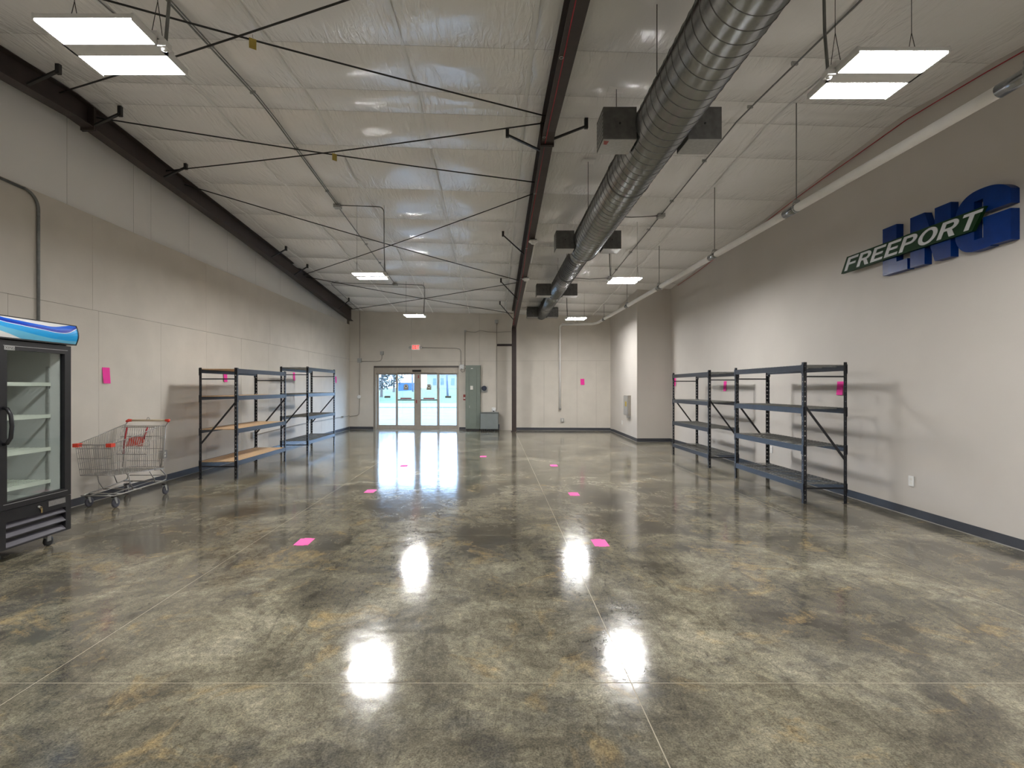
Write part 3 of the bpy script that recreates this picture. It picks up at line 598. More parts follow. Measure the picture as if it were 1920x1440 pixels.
# ------------------------------------------------------------------ glyphs for signs
def gl(ch):
    r = lambda a, b, c, d: [(a, c), (b, c), (b, d), (a, d)]
    t = .172; out = []
    def ring(cx, cy, rx, ry, tx, ty, a0, a1, n=14):
        o = []
        for k in range(n):
            p, q = a0+(a1-a0)*k/n, a0+(a1-a0)*(k+1)/n
            o.append([(cx+rx*math.cos(p), cy+ry*math.sin(p)), (cx+rx*math.cos(q), cy+ry*math.sin(q)), (cx+(rx-tx)*math.cos(q), cy+(ry-ty)*math.sin(q)), (cx+(rx-tx)*math.cos(p), cy+(ry-ty)*math.sin(p))])
        return o
    if ch in 'FE':
        out = [r(0, t, 0, 1), r(t, .62, .83, 1), r(t, .56, .42, .58)]+([r(t, .64, 0, .17)] if ch == 'E' else []); w_ = .66
    elif ch in 'PR':
        out = [r(0, t, 0, 1), r(t, .40, .83, 1), r(t, .40, .40, .56)]+ring(.40, .70, .27, .30, t, .165, -math.pi/2, math.pi/2)
        if ch == 'R': out += [[(.30, .42), (.48, .42), (.69, 0), (.48, 0)]]
        w_ = .70
    elif ch == 'O': out = ring(.39, .5, .39, .51, t, .16, 0, 2*math.pi, 26); w_ = .80
    elif ch == 'T': out = [r(.24, .24+t, 0, .83), r(0, .66, .83, 1)]; w_ = .67
    elif ch == 'X': out = [[(0, 0), (.22, 0), (.68, 1), (.46, 1)], [(.46, 0), (.68, 0), (.22, 1), (0, 1)]]; w_ = .68
    elif ch == 'I': out = [r(.04, .04+t, 0, 1)]; w_ = .27
    elif ch == 'N': out = [r(0, t, 0, 1), r(.5, .5+t, 0, 1), [(0, 1), (.2, 1), (.69, 0), (.49, 0)]]; w_ = .70
    elif ch == 'G': out = ring(.39, .5, .39, .51, t, .16, math.pi*.25, math.pi*1.9, 22)+[r(.4, .78, .36, .52), r(.62, .78, .02, .5)]; w_ = .80
    else: w_ = .4
    return out, w_
def word(m, text, T0, T1, hgt, x0=0, shear=0.0, sx=1.0, gap=.07):
    x = x0
    for ch in text:
        ps, w_ = gl(ch)
        for p in ps: m.prism([(x+(a*sx+b*shear)*hgt, b*hgt) for a, b in p], T0, T1)
        x += (w_+gap)*hgt*sx
    return x
# blue and green sign on the right wall; u runs left to right = toward the viewer
SX = XR; ZB = 2.868
SF = SX-.085
sg = thing('letter_sign', 'large blue three-letter wall sign crossed by a green lettered banner', 'sign', (SX-.05, 5.6, ZB))
def sp(Y0, x0, x1): return (lambda u, v: (x0, Y0-u, ZB+v)), (lambda u, v: (x1, Y0-u, ZB+v))
A, B = sp(6.26, SX-.002, SF)
MB().prism([(0, 0), (.375, 0), (.375, .125), (.215, .125), (.215, .572), (0, .572)], A, B).build('letter_l', 'sign_blue', sg)
A, B = sp(5.845, SX-.002, SF)
mN = MB(); mN.prism([(0, 0), (.195, 0), (.195, .572), (0, .572)], A, B); mN.prism([(.325, 0), (.52, 0), (.52, .572), (.325, .572)], A, B); mN.prism([(.195, .40), (.195, .572), (.325, .20), (.325, 0)], A, B); mN.build('letter_n', 'sign_blue', sg)
A, B = sp(5.284, SX-.002, SF); mG = MB(); n = 40; ht = .572
def gtop(u):
    a = .29 if u < .29 else .345; return .285+.295*max(0, 1-abs((u-.29)/a)**2.4)**(1/2.4)
def gbot(u):
    if u > .385: return 0.0
    a = .29 if u < .22 else .5
    c = .22; a = .22 if u < c else .52
    return .27-.285*max(0, 1-abs((u-c)/a)**2.4)**(1/2.4)
us = sorted(set([.579*k/n for k in range(n+1)]+[.218, .2181, .312, .3121, .385, .3851]))
def iv(u):
    b, t = gbot(u), gtop(u)
    if .218 < u <= .312: return [(b, .095), (.475, t)]
    if u > .312: return [(b, .290), (.338, t)]
    return [(b, t)]
for a, b in zip(us, us[1:]):
    mid = (a+b)/2; ia = [(p if p else 0, q) for p, q in iv(mid)]
    for k in range(len(ia)):
        def at(u, k=k):
            bb_, tt = gbot(u if (u > .385) == (mid > .385) else mid), gtop(u); L_ = iv(mid)[k]
            lo_ = bb_ if abs(L_[0]-gbot(mid)) < 1e-9 else L_[0]; hi_ = tt if abs(L_[1]-gtop(mid)) < 1e-9 else L_[1]; return lo_, hi_
        (l0, h0), (l1, h1) = at(a), at(b); mG.prism([(a, l0), (b, l1), (b, h1), (a, h0)], A, B)
mG.build('letter_g', 'sign_blue', sg)
A, B = sp(6.96, SF+.004, SF-.035); ban = [(0, .182), (1.91, .182), (2.04, .385), (.115, .385)]
bn = MB().prism(ban, A, B).build('banner', 'sign_green', sg)
mW = MB(); A0, B0 = (lambda u, v: (SF-.034, 6.96-u, ZB+.202+v)), (lambda u, v: (SF-.040, 6.96-u, ZB+.202+v))
word(mW, 'FREEPORT', A0, B0, .163, .07, .50, 1.88, .085); mW.build('lettering', 'sign_white', bn)

# ------------------------------------------------------------------ exit sign and far wall services
u, z = EW(780, 651.3); ex = thing('exit_sign', 'white exit sign with red letters above the glass doors', 'sign', EP(u, .02, z))
MB().ebox(u-.15, u+.15, 0, .055, z-.095, z+.095).build('housing', 'exit_white', ex)
mE = MB(); word(mE, 'EXIT', lambda a, b: EP(u-.115+a, .054, z-.065+b), lambda a, b: EP(u-.115+a, .058, z-.065+b), .13, 0, 0, .70, .10); mE.build('lettering', 'exit_red', ex)
for s in (-1, 1):
    p = EP(u+s*.20, .05, z-.01); MB().tube([EP(u+s*.15, .03, z), EP(u+s*.18, .04, z)], .02, 8).build('lamp_arm', 'box_steel', ex)
    MB().lathe([(.02, .03), (.042, .02), (.045, -.02), (.03, -.03)], p, 'y', 14).build('lamp_head', 'box_steel', ex)
def wpt(px, py, n=.03): u, z = EW(px, py); return EP(u, n, z)
def wall_conduit(label, pix, boxes, rnd=(), r=.011, mt='conduit_paint'):
    pts = [wpt(*p) for p in pix]; o = thing('wall_conduit', label, 'conduit', pts[0], 'far wall conduits')
    MB().tube(pts, r, 8).build('pipe', mt, o)
    for (px, py, s) in boxes:
        u, z = EW(px, py); MB().ebox(u-s, u+s, 0, .055, z-s, z+s).build('junction_box', 'box_steel', o)
    for (px, py) in rnd:
        u, z = EW(px, py); MB().lathe([(.07, 0), (.075, -.03), (.05, -.05)], EP(u, .0, z), 'y', 16).build('round_box', 'outlet_white', o)
    return o
wall_conduit('beige conduit down the far wall near the left corner', [(675, 582), (675, 640), (674.5, 770), (673.5, 776), (670, 779), (660, 780), (656, 781)], [(674.5, 676, .075)], [(673.5, 744)])
wall_conduit('short bent beige conduit ending in a small box left of the exit sign', [(676, 677.6), (708, 677.8), (714, 676.5), (716.5, 672), (716.8, 664)], [(716.5, 662, .06)])
wall_conduit('beige conduit running right from the exit sign and down', [(790, 652), (855, 653), (862, 654.5), (864.3, 659), (864.6, 685)], [(866, 688, .085)])
wall_conduit('pair of beige conduits above the green electrical panel', [(872, 621), (872, 686)], [(872.5, 621, .035)])
wall_conduit('thin beige conduit beside the column down to a white outlet', [(931.5, 604), (931.5, 768), (930, 770)], [(931, 603, .06)])
m = MB(); m.tube([wpt(874, 621), wpt(880, 622), wpt(891, 623.5), wpt(901, 619.5), wpt(915, 622.5), wpt(932, 623.5), wpt(945, 622.3), wpt(958, 622)], .008, 6); tag(m.build('loose_cable', 'conduit_paint'), 'thin sagging cable between conduit top and column', 'cable')
u, z = EW(926, 768); o = thing('round_outlet', 'white round outlet above the low grey box', 'outlet', EP(u, 0, z))
MB().ebox(u-.07, u+.07, 0, .02, z-.075, z+.075).build('plate', 'outlet_white', o); MB().lathe([(.05, 0), (.055, -.08), (.04, -.10)], EP(u, .02, z), 'y', 16).build('cover', 'outlet_white', o); MB().lathe([(.035, 0), (.025, -.02)], EP(u, .10, z-.035), 'y', 12).build('socket', 'rubber_black', o)
m = MB(); m.tube([wpt(866, 691, .06), wpt(864.5, 695, .08), wpt(867, 698, .08), wpt(871, 696.5, .06), wpt(873, 690, .05)], .007, 6); tag(m.build('loose_cable', 'rubber_black'), 'short black cable looping from box to green panel', 'cable')
# green panel
u0, u1, z1 = EU(874), EU(901.3), EZ(888, 685.5); ep = thing('electrical_panel', 'tall grey-green electrical panel standing beside the glass doors', 'electrical panel', EP((u0+u1)/2, .1, 0))
MB().ebox(u0, u1, .0, .19, .05, z1).build('enclosure', 'panel_green', ep)
m = MB(); a, b, c, d = EU(874.4), EU(901), .055, z1-.005; ia, ib, ic, id_ = EU(880.5), EU(895), EZ(888, 797.3), EZ(888, 692.5)
m.ebox(a, ia, .19, .20, c, d); m.ebox(ib, b, .19, .20, c, d); m.ebox(ia, ib, .19, .20, c, ic); m.ebox(ia, ib, .19, .20, id_, d); m.build('front_trim', 'panel_green', ep)
dd = MB().ebox(ia+.006, ib-.006, .19, .203, ic+.006, id_-.006).build('panel_door', 'panel_green', ep)
MB().ebox(EU(881), EU(882.3), .203, .215, EZ(888, 764.5), EZ(888, 760)).build('latch', 'box_steel', dd); MB().ebox(EU(883), EU(888), .203, .2045, EZ(888, 730.5), EZ(888, 723.5)).build('label', 'label_paper', dd); MB().ebox(EU(884), EU(888), .20, .2015, EZ(888, 692), EZ(888, 690.8)).build('nameplate', 'label_paper', ep)
MB().ebox(u0+.02, u1-.02, .01, .17, 0, .05).build('base_channel', 'steel_black', ep)
u2, u3, z2 = EU(902.3), EU(935), EZ(918, 773); lg = thing('transformer_box', 'low square grey steel box beside the green panel', 'electrical box', EP((u2+u3)/2, .1, 0))
MB().ebox(u2, u3, 0, .36, .06, z2).build('enclosure', 'panel_grey', lg); MB().ebox(u2+.015, u3-.015, .36, .372, .075, z2-.02).build('cover', 'panel_grey', lg); MB().ebox(u2, u3, 0, .40, z2, z2+.012).build('lid', 'panel_grey', lg)
for k in range(12):
    uu = u2+.02+(u3-u2-.06)*k/11; MB().ebox(uu, uu+.025, .02, .35, 0, .06).build('vent_bar', 'steel_black', lg)
MB().ebox(u3, u3+.03, .1, .2, .09, .22).build('conduit_elbow', 'dark_blue', lg)
u, z = EW(908, 728); o = thing('power_socket', 'dark blue round power socket on bracket by the green panel', 'socket', EP(u, .1, z))
MB().ebox(EU(901.5), EU(914.5), .02, .035, EZ(908, 735.6), EZ(908, 724.5)).build('bracket_plate', 'box_steel', o); MB().lathe([(.06, 0), (.085, -.03), (.09, -.12), (.06, -.14)], EP(u, .03, z), 'y', 16).build('socket_body', 'dark_blue', o)
u, z = EW(871.2, 745); o = thing('fire_alarm_pull', 'small dark red alarm station between doors and green panel', 'alarm', EP(u, 0, z)); MB().ebox(u-.045, u+.045, 0, .05, z-.10, z+.10).build('body', 'red_dark', o); MB().ebox(u-.03, u+.03, .05, .07, z-.05, z+.0).build('pull_bar', 'label_paper', o)
def outlet(name, label, P, face, boxed=False):
    o = thing(name, label, 'outlet', P, 'wall outlets'); x, y, z = P
    d = .05 if boxed else .006
    def bx(a0, a1, n0, n1, z0, z1, nm, mt):
        if face in ('+x', '-x'):
            s = 1 if face == '+x' else -1; xs = sorted((x+s*n0, x+s*n1)); MB().box(xs[0], xs[1], y+a0, y+a1, z+z0, z+z1).build(nm, mt, o)
        else: MB().box(x+a0, x+a1, y-n1, y-n0, z+z0, z+z1).build(nm, mt, o)
    if boxed: bx(-.06, .06, 0, d, -.065, .065, 'back_box', 'box_steel')
    bx(-.036, .036, d-.001, d+.006, -.058, .058, 'cover_plate', 'outlet_white' if not boxed else 'box_steel')
    for zz in (-.024, .024): bx(-.017, .017, d+.006, d+.009, zz-.015, zz+.015, 'receptacle', 'label_paper')
    return o
Y, z = UX(1710, 902, XR); outlet('wall_outlet', 'white duplex outlet on the sign wall, right of the racks', (XR, Y, z), '-x')
Y, z = UX(1447, 843, XR); outlet('wall_outlet', 'white duplex outlet seen under the nearer right rack shelf', (XR, Y, z), '-x')
Y, z = UX(1310, 812, XR); outlet('wall_outlet', 'white duplex outlet seen through the farther right rack', (XR, Y, z), '-x')
Y, z = UX(1167, 792, 3.97); outlet('wall_outlet', 'small white outlet below the metal cabinet on the corner wall', (CA[0]+(CB[0]-CA[0])*(Y-14.05)/3.67, Y, z), '-x')
Y, z = UX(472, 816, -5.27); outlet('wall_outlet', 'grey boxed outlet seen through the wood-shelf rack', (XL(Y), Y, z), '+x', True)
Y, z = UX(302, 852, -5.29); outlet('wall_outlet', 'boxed outlet on the wall behind the cart handle', (XL(Y), Y, z), '+x', True)
u, z = EW(1054, 787.5); p = EP(u, 0, z); outlet('wall_outlet', 'grey boxed outlet on the far wall below the white drop pipe', p, '-y', True)
# low conduit along the left wall behind the racks
ya, za = UX(472, 816, -5.27); yb_, zb_ = 17.6, .50
conduit('wall_conduit', 'thin grey conduit running low along the left wall behind the racks', [(XL(ya)+.02, ya+.06, za), (XL(14)+.02, 14, .52), (XL(yb_)+.02, yb_, zb_), (XL(18.2)+.04, 18.15, zb_)], [(XL(17.4)+.03, 17.4, zb_, .05)], r=.010, mt='conduit_paint')
# near left conduit with the bend
Yc, zc1 = UX(73, 380, -5.27); _, zc0 = UX(72, 600, -5.27); zt_ = UX(60, 362, -5.27)[1]
conduit('wall_conduit', 'steel conduit bending down the left wall above the display fridge', [(XL(3)+.02, 3.0, zt_+.05), (XL(5)+.02, Yc-.18, zt_+.02)]+arc((XL(Yc)+.02, Yc-.18, zt_-.16), .18, math.pi/2, 0, (0, 1, 0), (0, 0, 1), 8)+[(XL(Yc)+.02, Yc, .5)], r=.016)
# steel cabinet on the corner wall
Y0, z0 = UX(1184.5, 784, 3.96); Y1, z1 = UX(1176, 741, 3.96); xf = CA[0]+.05
o = thing('wall_cabinet', 'slim grey metal cabinet with a yellow sticker on the corner wall', 'cabinet', (xf, (Y0+Y1)/2, z0))
xw_ = lambda y: CA[0]+(CB[0]-CA[0])*(y-14.05)/3.67
MB().box(xw_(Y0)-.09, xw_(Y0)+.02, Y0, Y1-.03, z0+.07, z1).build('body', 'conduit_paint', o); MB().box(xw_(Y0)-.102, xw_(Y0)-.09, Y0+.02, Y1-.05, z0+.09, z1-.02).build('cabinet_door', 'box_steel', o)
MB().box(xw_(Y0)-.105, xw_(Y0)-.102, Y0+.10, Y0+.28, z1-.32, z1-.18).build('sticker', 'yellow_tag', o); MB().box(xw_(Y0)-.06, xw_(Y0)+.015, Y0+.05, Y0+.28, z0, z0+.07).build('raceway', 'box_steel', o)

# ------------------------------------------------------------------ storage racks
def post_mesh(sx, sy, Hh):
    m = MB(); wd, t = .042, .003; n = int((Hh-.06)/.0635)
    def flange(T):
        m.box(0, .015, 0, t, 0, Hh, T); m.box(.026, wd, 0, t, 0, Hh, T)
        z = 0.0
        for k in range(n+1):
            zc = .05+k*.0635; m.box(.015, .026, 0, t, z, min(zc-.007, Hh), T); z = zc+.008
        m.box(.015, .026, 0, t, min(z, Hh-.01), Hh, T)
    flange(lambda a, b, c: (sx*a, sy*b, c)); flange(lambda a, b, c: (sx*b, sy*a, c))
    m.box(-.004*sx if sx < 0 else -.004, .05*sx if sx > 0 else .004, -.004, .004, 0, .004) if False else None
    return m.mesh('post', 'rack_black')
PM = {}
def rack(label, loc, rotz, Hh, Dp, levels, deck, L=1.93):
    o = thing('storage_rack', label, 'rack', loc, 'black steel storage racks'); o.rotation_euler = (0, 0, rotz)
    for (px, sx) in ((0, 1), (L, -1)):
        for (py, sy) in ((0, 1), (Dp, -1)):
            key = (sx, sy, Hh)
            if key not in PM: PM[key] = post_mesh(sx, sy, Hh)
            p = link('post', PM[key], o); p.location = (px, py, 0)
            f = link('foot', FOOT, p); f.location = (sx*.015, sy*.015, 0)
    def part(nm, m, mt):
        q = link(nm, m.mesh(nm, mt), o); return q
    for zt in levels:
        for (y0, y1) in ((-.004, .028), (Dp-.028, Dp+.004)):
            m = MB(); m.box(.004, L-.004, y0, y1, zt-.073, zt-.022); yy0, yy1 = (y0, y0+.016) if y0 < 0 else (y1-.016, y1); m.box(.004, L-.004, yy0, yy1, zt-.022, zt)
            for xe_ in (.0, L-.045): m.box(xe_, xe_+.045, yy0-.003, yy1+.003, zt-.11, zt+.01)
            part('shelf_beam', m, 'rack_beam')
        if deck == 'board':
            part('shelf_board', MB().box(.008, L-.008, .014, Dp-.014, zt-.016, zt-.002), 'particle_board')
        else:
            for dx0, dx1 in ((.02, L/2-.01), (L/2+.01, L-.02)):
                m = MB(); nw = 12
                for k in range(nw+1):
                    x = dx0+(dx1-dx0)*k/nw; m.tube([(x, .004, zt-.012), (x, .006, zt+.002), (x, Dp-.006, zt+.002), (x, Dp-.004, zt-.012)], .0026, 4, cap=False)
                for k in range(5):
                    y = .03+(Dp-.06)*k/4; m.tube([(dx0, y, zt-.004), (dx1, y, zt-.004)], .0026, 4, cap=False)
                for k in range(3):
                    x = dx0+(dx1-dx0)*(k+.5)/3; m.box(x-.005, x+.005, .02, Dp-.02, zt-.022, zt-.006)
                part('wire_deck', m, 'wire_grey')
    for x in (.012, L-.012):
        for zz in (Hh-.185, .20): part('end_tie', MB().bar((x, .02, zz), (x, Dp-.02, zz), .014, .02), 'rack_black')
        part('diagonal_brace', MB().bar((x, .025, 1.26), (x, Dp-.02, .57), .012, .028), 'rack_black')
    return o
FOOT = MB().box(-.022, .03, -.022, .03, 0, .005).mesh('foot', 'rack_black')
rack('black rack with four tan particle-board shelves next to the cart', (-4.235, 8.36, 0), math.pi/2, 1.825, .62, (.29, .82, 1.365, 1.81), 'board', 1.96)
rack('taller black wire-shelf rack behind the wood-shelf rack, left wall', (-4.225, 11.52, 0), math.pi/2, 1.975, .63, (.29, .842, 1.365, 1.955), 'wire', 1.93)
rack('black wire-shelf rack nearest the blue letter sign, right wall', (3.975, 8.45, 0), -math.pi/2, 1.825, .56, (.25, .745, 1.235, 1.787), 'wire', 1.89)
rack('black wire-shelf rack against the right wall, farther one by the corner', (3.975, 11.40, 0), -math.pi/2, 1.825, .56, (.25, .745, 1.235, 1.787), 'wire', 1.93)

# ------------------------------------------------------------------ pink papers
def fpaper(px, py, label, rot=0.0):
    X, Y = UZ(px, py); m = MB(); a, b = .07, .108; c, s = math.cos(rot), math.sin(rot); q = [(-a, -b), (a, -b), (a, b), (-a, b)]
    o = thing('paper_slip', label, 'paper', (X, Y, 0), 'pink slips on the floor')
    q = [(X+x*c-y*s, Y+x*s+y*c) for x, y in q]
    m.hexa([(x, y, .0005) for x, y in q]+[(x, y, .0016) for x, y in q]); m.build('sheet', 'pink_paper_floor', o)
    for k in (0, 2):
        x, y = (q[k][0]+q[k+1][0])/2, (q[k][1]+q[k+1][1])/2
        MB().box(x-.035, x+.035, y-.012, y+.012, .0015, .0022).build('tape', 'pink_paper_floor', o)
fpaper(570.5, 1016, 'bright pink slip taped to the floor, nearest the left joint line', .03); fpaper(1125, 1018, 'pink slip on the floor, nearest one right of the long joint', 0)
fpaper(694.5, 921, 'pink slip on the floor left of the door reflection', -.02); fpaper(1076, 926.5, 'pink slip on the floor, second one right of the long joint', 0)
fpaper(757.5, 873.5, 'pink slip on the floor inside the door reflection', .05); fpaper(1038.5, 873, 'pink slip on the floor, farthest of the right-hand row', 0); fpaper(906, 856, 'pink slip on the floor farthest away, midway to the column', 0)
def wpaper(px, py, side, label, hh=.105, ww=.068, tilt=.03):
    if side == 'far':
        u, z = EW(px, py); P = lambda a, b, n: EP(u+a, n, z+b)
    else:
        X = -5.27 if side == 'left' else XR; Y, z = UX(px, py, X); Y, z = UX(px, py, XL(Y) if side == 'left' else XR)
        P = (lambda a, b, n: (XL(Y-a)+n, Y+a, z+b)) if side == 'left' else (lambda a, b, n: (XR-n, Y+a, z+b))
    q = [(-ww+tilt*hh, -hh), (ww+tilt*hh, -hh), (ww-tilt*hh, hh), (-ww-tilt*hh, hh)]; lift = (.018, .01, .001, .001)
    m = MB(); m.hexa([P(a, b, l+.0005) for (a, b), l in zip(q, lift)]+[P(a, b, l+.002) for (a, b), l in zip(q, lift)])
    tag(m.build('paper_slip', 'pink_paper'), label, 'paper', 'pink slips on the walls')
wpaper(198.5, 704, 'left', 'magenta slip on the left wall above the shopping cart', .108); wpaper(422, 707, 'left', 'magenta slip on the left wall behind the wood-shelf rack', .095); wpaper(551, 706, 'left', 'magenta slip on the left wall behind the taller rack'); wpaper(629.5, 712, 'left', 'magenta slip barely showing past the taller rack far post')
wpaper(1092, 716, 'far', 'magenta slip on the far wall right of the column'); wpaper(1266, 716.5, 'right', 'magenta slip behind the far post of the farther right rack'); wpaper(1360, 724, 'right', 'magenta slip seen between the two right racks'); wpaper(1576, 728, 'right', 'magenta slip beside the near post of the nearer right rack', .095)

# ------------------------------------------------------------------ display fridge
FX, FY0, FY1, FB = -4.15, 4.20, 4.99, -4.95
fr = thing('display_fridge', 'black glass-door display fridge with a blue wave canopy', 'fridge', ((FX+FB)/2, 4.6, 0))
m = MB(); t = .055
m.box(FB, FX-.05, FY0, FY0+t, .45, 1.92); m.box(FB, FX-.05, FY1-t, FY1, .45, 1.92); m.box(FB, FB+t, FY0+t, FY1-t, .45, 1.92); m.box(FB+t, FX-.05, FY0+t, FY1-t, 1.86, 1.92); m.box(FB, FX-.05, FY0, FY1, .117, .45); m.build('cabinet', 'fridge_black', fr)
li = MB(); a = t+.001; li.box(FB+a, FX-.06, FY0+a, FY0+a+.006, .455, 1.855); li.box(FB+a, FX-.06, FY1-a-.006, FY1-a, .455, 1.855); li.box(FB+a, FB+a+.006, FY0+a, FY1-a, .455, 1.855); li.box(FB+a, FX-.06, FY0+a, FY1-a, 1.849, 1.855); li.box(FB+a, FX-.06, FY0+a, FY1-a, .451, .459)
for k in range(22): z = .62+k*.045; li.box(FB+a+.006, FB+a+.012, FY0+.1, FY1-.16, z, z+.02)
li.box(FB+a+.006, FB+a+.13, FY0+.07, FY1-.17, 1.56, 1.85)
li = li.build('liner', 'fridge_white', fr)
for y in (FY0+.062+.012, FY1-.062-.012):
    for x in (-4.80, -4.32): MB().box(x-.012, x+.012, y-.006, y+.006, .5, 1.7).build('shelf_rail', 'box_steel', li)
for zs in (1.54, 1.235, .92, .61):
    s = MB(); s.box(-4.29, -4.282, FY0+.075, FY1-.08, zs-.028, zs+.006)
    for k in range(12): x = -4.84+.55*k/11; s.box(x-.003, x+.003, FY0+.075, FY1-.08, zs-.004, zs+.002)
    for k in range(4): y = FY0+.085+(FY1-FY0-.17)*k/3; s.box(-4.85, -4.285, y-.004, y+.004, zs-.008, zs-.002)
    s.build('shelf', 'fridge_shelf', fr)
gy0, gy1, gz0, gz1 = 4.333, 4.915, .522, 1.822
m = MB(); d0, d1 = FX-.045, FX; m.box(d0, d1, FY0+.03, gy0, .455, 1.90); m.box(d0, d1, gy1, FY1-.004, .455, 1.90); m.box(d0, d1, gy0, gy1, .455, gz0); m.box(d0, d1, gy0, gy1, gz1, 1.90); fd = m.build('glass_door', 'fridge_black', fr)
MB().box(FX-.03, FX-.024, gy0, gy1, gz0, gz1).build('pane', 'fridge_glass', fd)
m = MB(); q = .004; m.box(FX, FX+.002, gy0-.035, gy1+.03, gz1+.032, gz1+.032+q); m.box(FX, FX+.002, gy0-.035, gy1+.03, gz0-.022, gz0-.022+q); m.build('chrome_line', 'box_steel', fd)
hd = [(FX, 4.300, 1.325), (FX+.03, 4.302, 1.318), (FX+.055, 4.308, 1.27), (FX+.062, 4.312, 1.17), (FX+.055, 4.308, 1.07), (FX+.03, 4.302, 1.025), (FX, 4.300, 1.018)]
MB().tube(hd, [.014, .016, .016, .016, .016, .016, .014], 8).build('handle', 'fridge_black', fd)
cu = bpy.data.curves.new('badge_text', 'FONT'); cu.body = 'XIING'; cu.size = .032; to = bpy.data.objects.new('badge_text', cu)
me = bpy.data.meshes.new_from_object(to); bpy.data.objects.remove(to); bm_ = MB()
me.transform(__import__('mathutils').Matrix(((0, 0, 1, FX+.0035), (1, 0, 0, 4.312), (0, 1, 0, 1.826), (0, 0, 0, 1)))); me.materials.clear(); me.materials.append(M['fridge_black'])
MB().box(FX, FX+.003, 4.306, 4.40, 1.819, 1.856).build('badge', 'box_steel', fd)
bt = link('badge_lettering', me, fd); bt.location = (-(FX+FB)/2, -4.6, 0)
# lower grille, lock, label
m = MB(); m.box(FX-.05, FX-.004, FY0, 4.326, .117, .45); m.box(FX-.05, FX-.004, 4.93, FY1, .117, .45); m.box(FX-.05, FX-.004, 4.326, 4.93, .345, .45); m.box(FX-.05, FX-.004, 4.326, 4.93, .117, .135); m.build('kick_panel', 'fridge_black', fr)
for z in (.315, .233, .150): MB().hexa([(FX-.045, 4.327, z+.022), (FX-.004, 4.327, z-.022), (FX-.004, 4.929, z-.022), (FX-.045, 4.929, z+.022), (FX-.045, 4.327, z+.026), (FX-.002, 4.327, z-.014), (FX-.002, 4.929, z-.014), (FX-.045, 4.929, z+.026)]).build('grille_slat', 'slat_grey', fr)
MB().box(FX-.004, FX-.002, 4.74, 4.925, .388, .438).build('rating_label', 'sticker_grey', fr)
lk = MB().lathe([(.011, 0), (.011, .010), (.008, .012)], (FX-.004, 4.635, .412), 'x', 14).build('lock', 'box_steel', fr)
MB().tube([(FX+.008+.0*k, 4.648+.009*math.cos(k*.63), .400+.012*math.sin(k*.63)) for k in range(10)], .002, 5, closed=True).build('key_ring', 'brass', lk); MB().box(FX+.004, FX+.007, 4.652, 4.666, .352, .392).build('key', 'brass', lk)
# canopy with printed waves
bot_c, top_c = 1.918, 2.10
def cp(u, v):                                    # u 0 near end .. 1 far end, v 0 bottom .. 1 top
    return (FX+.012+.045*math.sin(math.pi*(.15+.7*v)), 4.16+(5.005-4.16)*u, bot_c+(top_c-bot_c)*v)
def lerp(u, pts): return interp(u, pts)
def uo(u): return (4.16+(5.005-4.16)*u-4.27)/.72
def sm(u, pts):                                  # smooth curve through points
    n_ = len(pts)
    if u <= pts[0][0]: return pts[0][1]
    for i in range(n_-1):
        if u <= pts[i+1][0]:
            p1, p2 = pts[i], pts[i+1]; p0 = pts[max(0, i-1)]; p3 = pts[min(n_-1, i+2)]; t_ = (u-p1[0])/(p2[0]-p1[0])
            return .5*((2*p1[1])+(-p0[1]+p2[1])*t_+(2*p0[1]-5*p1[1]+4*p2[1]-p3[1])*t_**2+(-p0[1]+3*p1[1]-3*p2[1]+p3[1])*t_**3)
    return pts[-1][1]
cl = lambda v: max(0., min(1., v))
curves = [lambda u: 0., lambda u: cl(sm(u, [(-.2, .36), (0, .235), (.25, -.0), (.5, -.1), (1.05, -.1)])), lambda u: cl(sm(u, [(-.2, .58), (0, .47), (.5, .236), (.81, .16), (1.05, .17)])),
          lambda u: cl(sm(u, [(-.2, .80), (0, .69), (.5, .555), (.72, .50), (.87, .57), (1.05, .88)])), lambda u: cl(sm(u, [(-.2, .83), (0, .72), (.5, .582), (.72, .527), (.87, .60), (1.05, .92)])),
          lambda u: cl(sm(u, [(-.2, .93), (0, .83), (.5, .69), (.72, .66), (.9, .76), (1.05, 1.0)])), lambda u: cl(sm(u, [(-.2, 1.0), (0, .915), (.5, .80), (.66, .80), (.84, .92), (.95, 1.0), (1.05, 1.0)])), lambda u: 1.]
mts = ['print_white', 'print_sky', 'print_cyan', 'print_white', 'print_navy', 'print_blue', 'print_white']
m = MB(); nu = 40
for b_ in range(7):
    for k in range(nu):
        ua, ub = k/nu, (k+1)/nu
        for q_ in range(4):
            f0, f1 = q_/4, (q_+1)/4
            V = lambda u, f: curves[b_](uo(u))*(1-f)+max(curves[b_](uo(u)), curves[b_+1](uo(u)))*f
            m.add([cp(ua, V(ua, f0)), cp(ub, V(ub, f0)), cp(ub, V(ub, f1)), cp(ua, V(ua, f1))], [(0, 1, 2, 3)], True, b_)
cn = MB(); P2 = [(FX+.012+.045*math.sin(math.pi*(.15+.7*k/8))-.002, bot_c+(top_c-bot_c)*k/8) for k in range(9)]+[(FX-.30, top_c), (FX-.30, bot_c)]
cn.prism(P2, lambda x, z: (x, 4.162, z), lambda x, z: (x, 5.003, z))
cn = cn.build('canopy', 'fridge_black', fr); m.build('wave_print', mts, cn, fix=False)
e = MB(); e.box(FX-.05, FX+.036, 4.155, 5.01, bot_c-.008, bot_c+.004); e.box(FX-.05, FX+.036, 4.155, 5.01, top_c-.003, top_c+.005)
e.prism([(p[0]+.006, p[1]) for p in P2], lambda x, z: (x, 5.000, z), lambda x, z: (x, 5.010, z)); e.build('trim', 'fridge_black', cn)
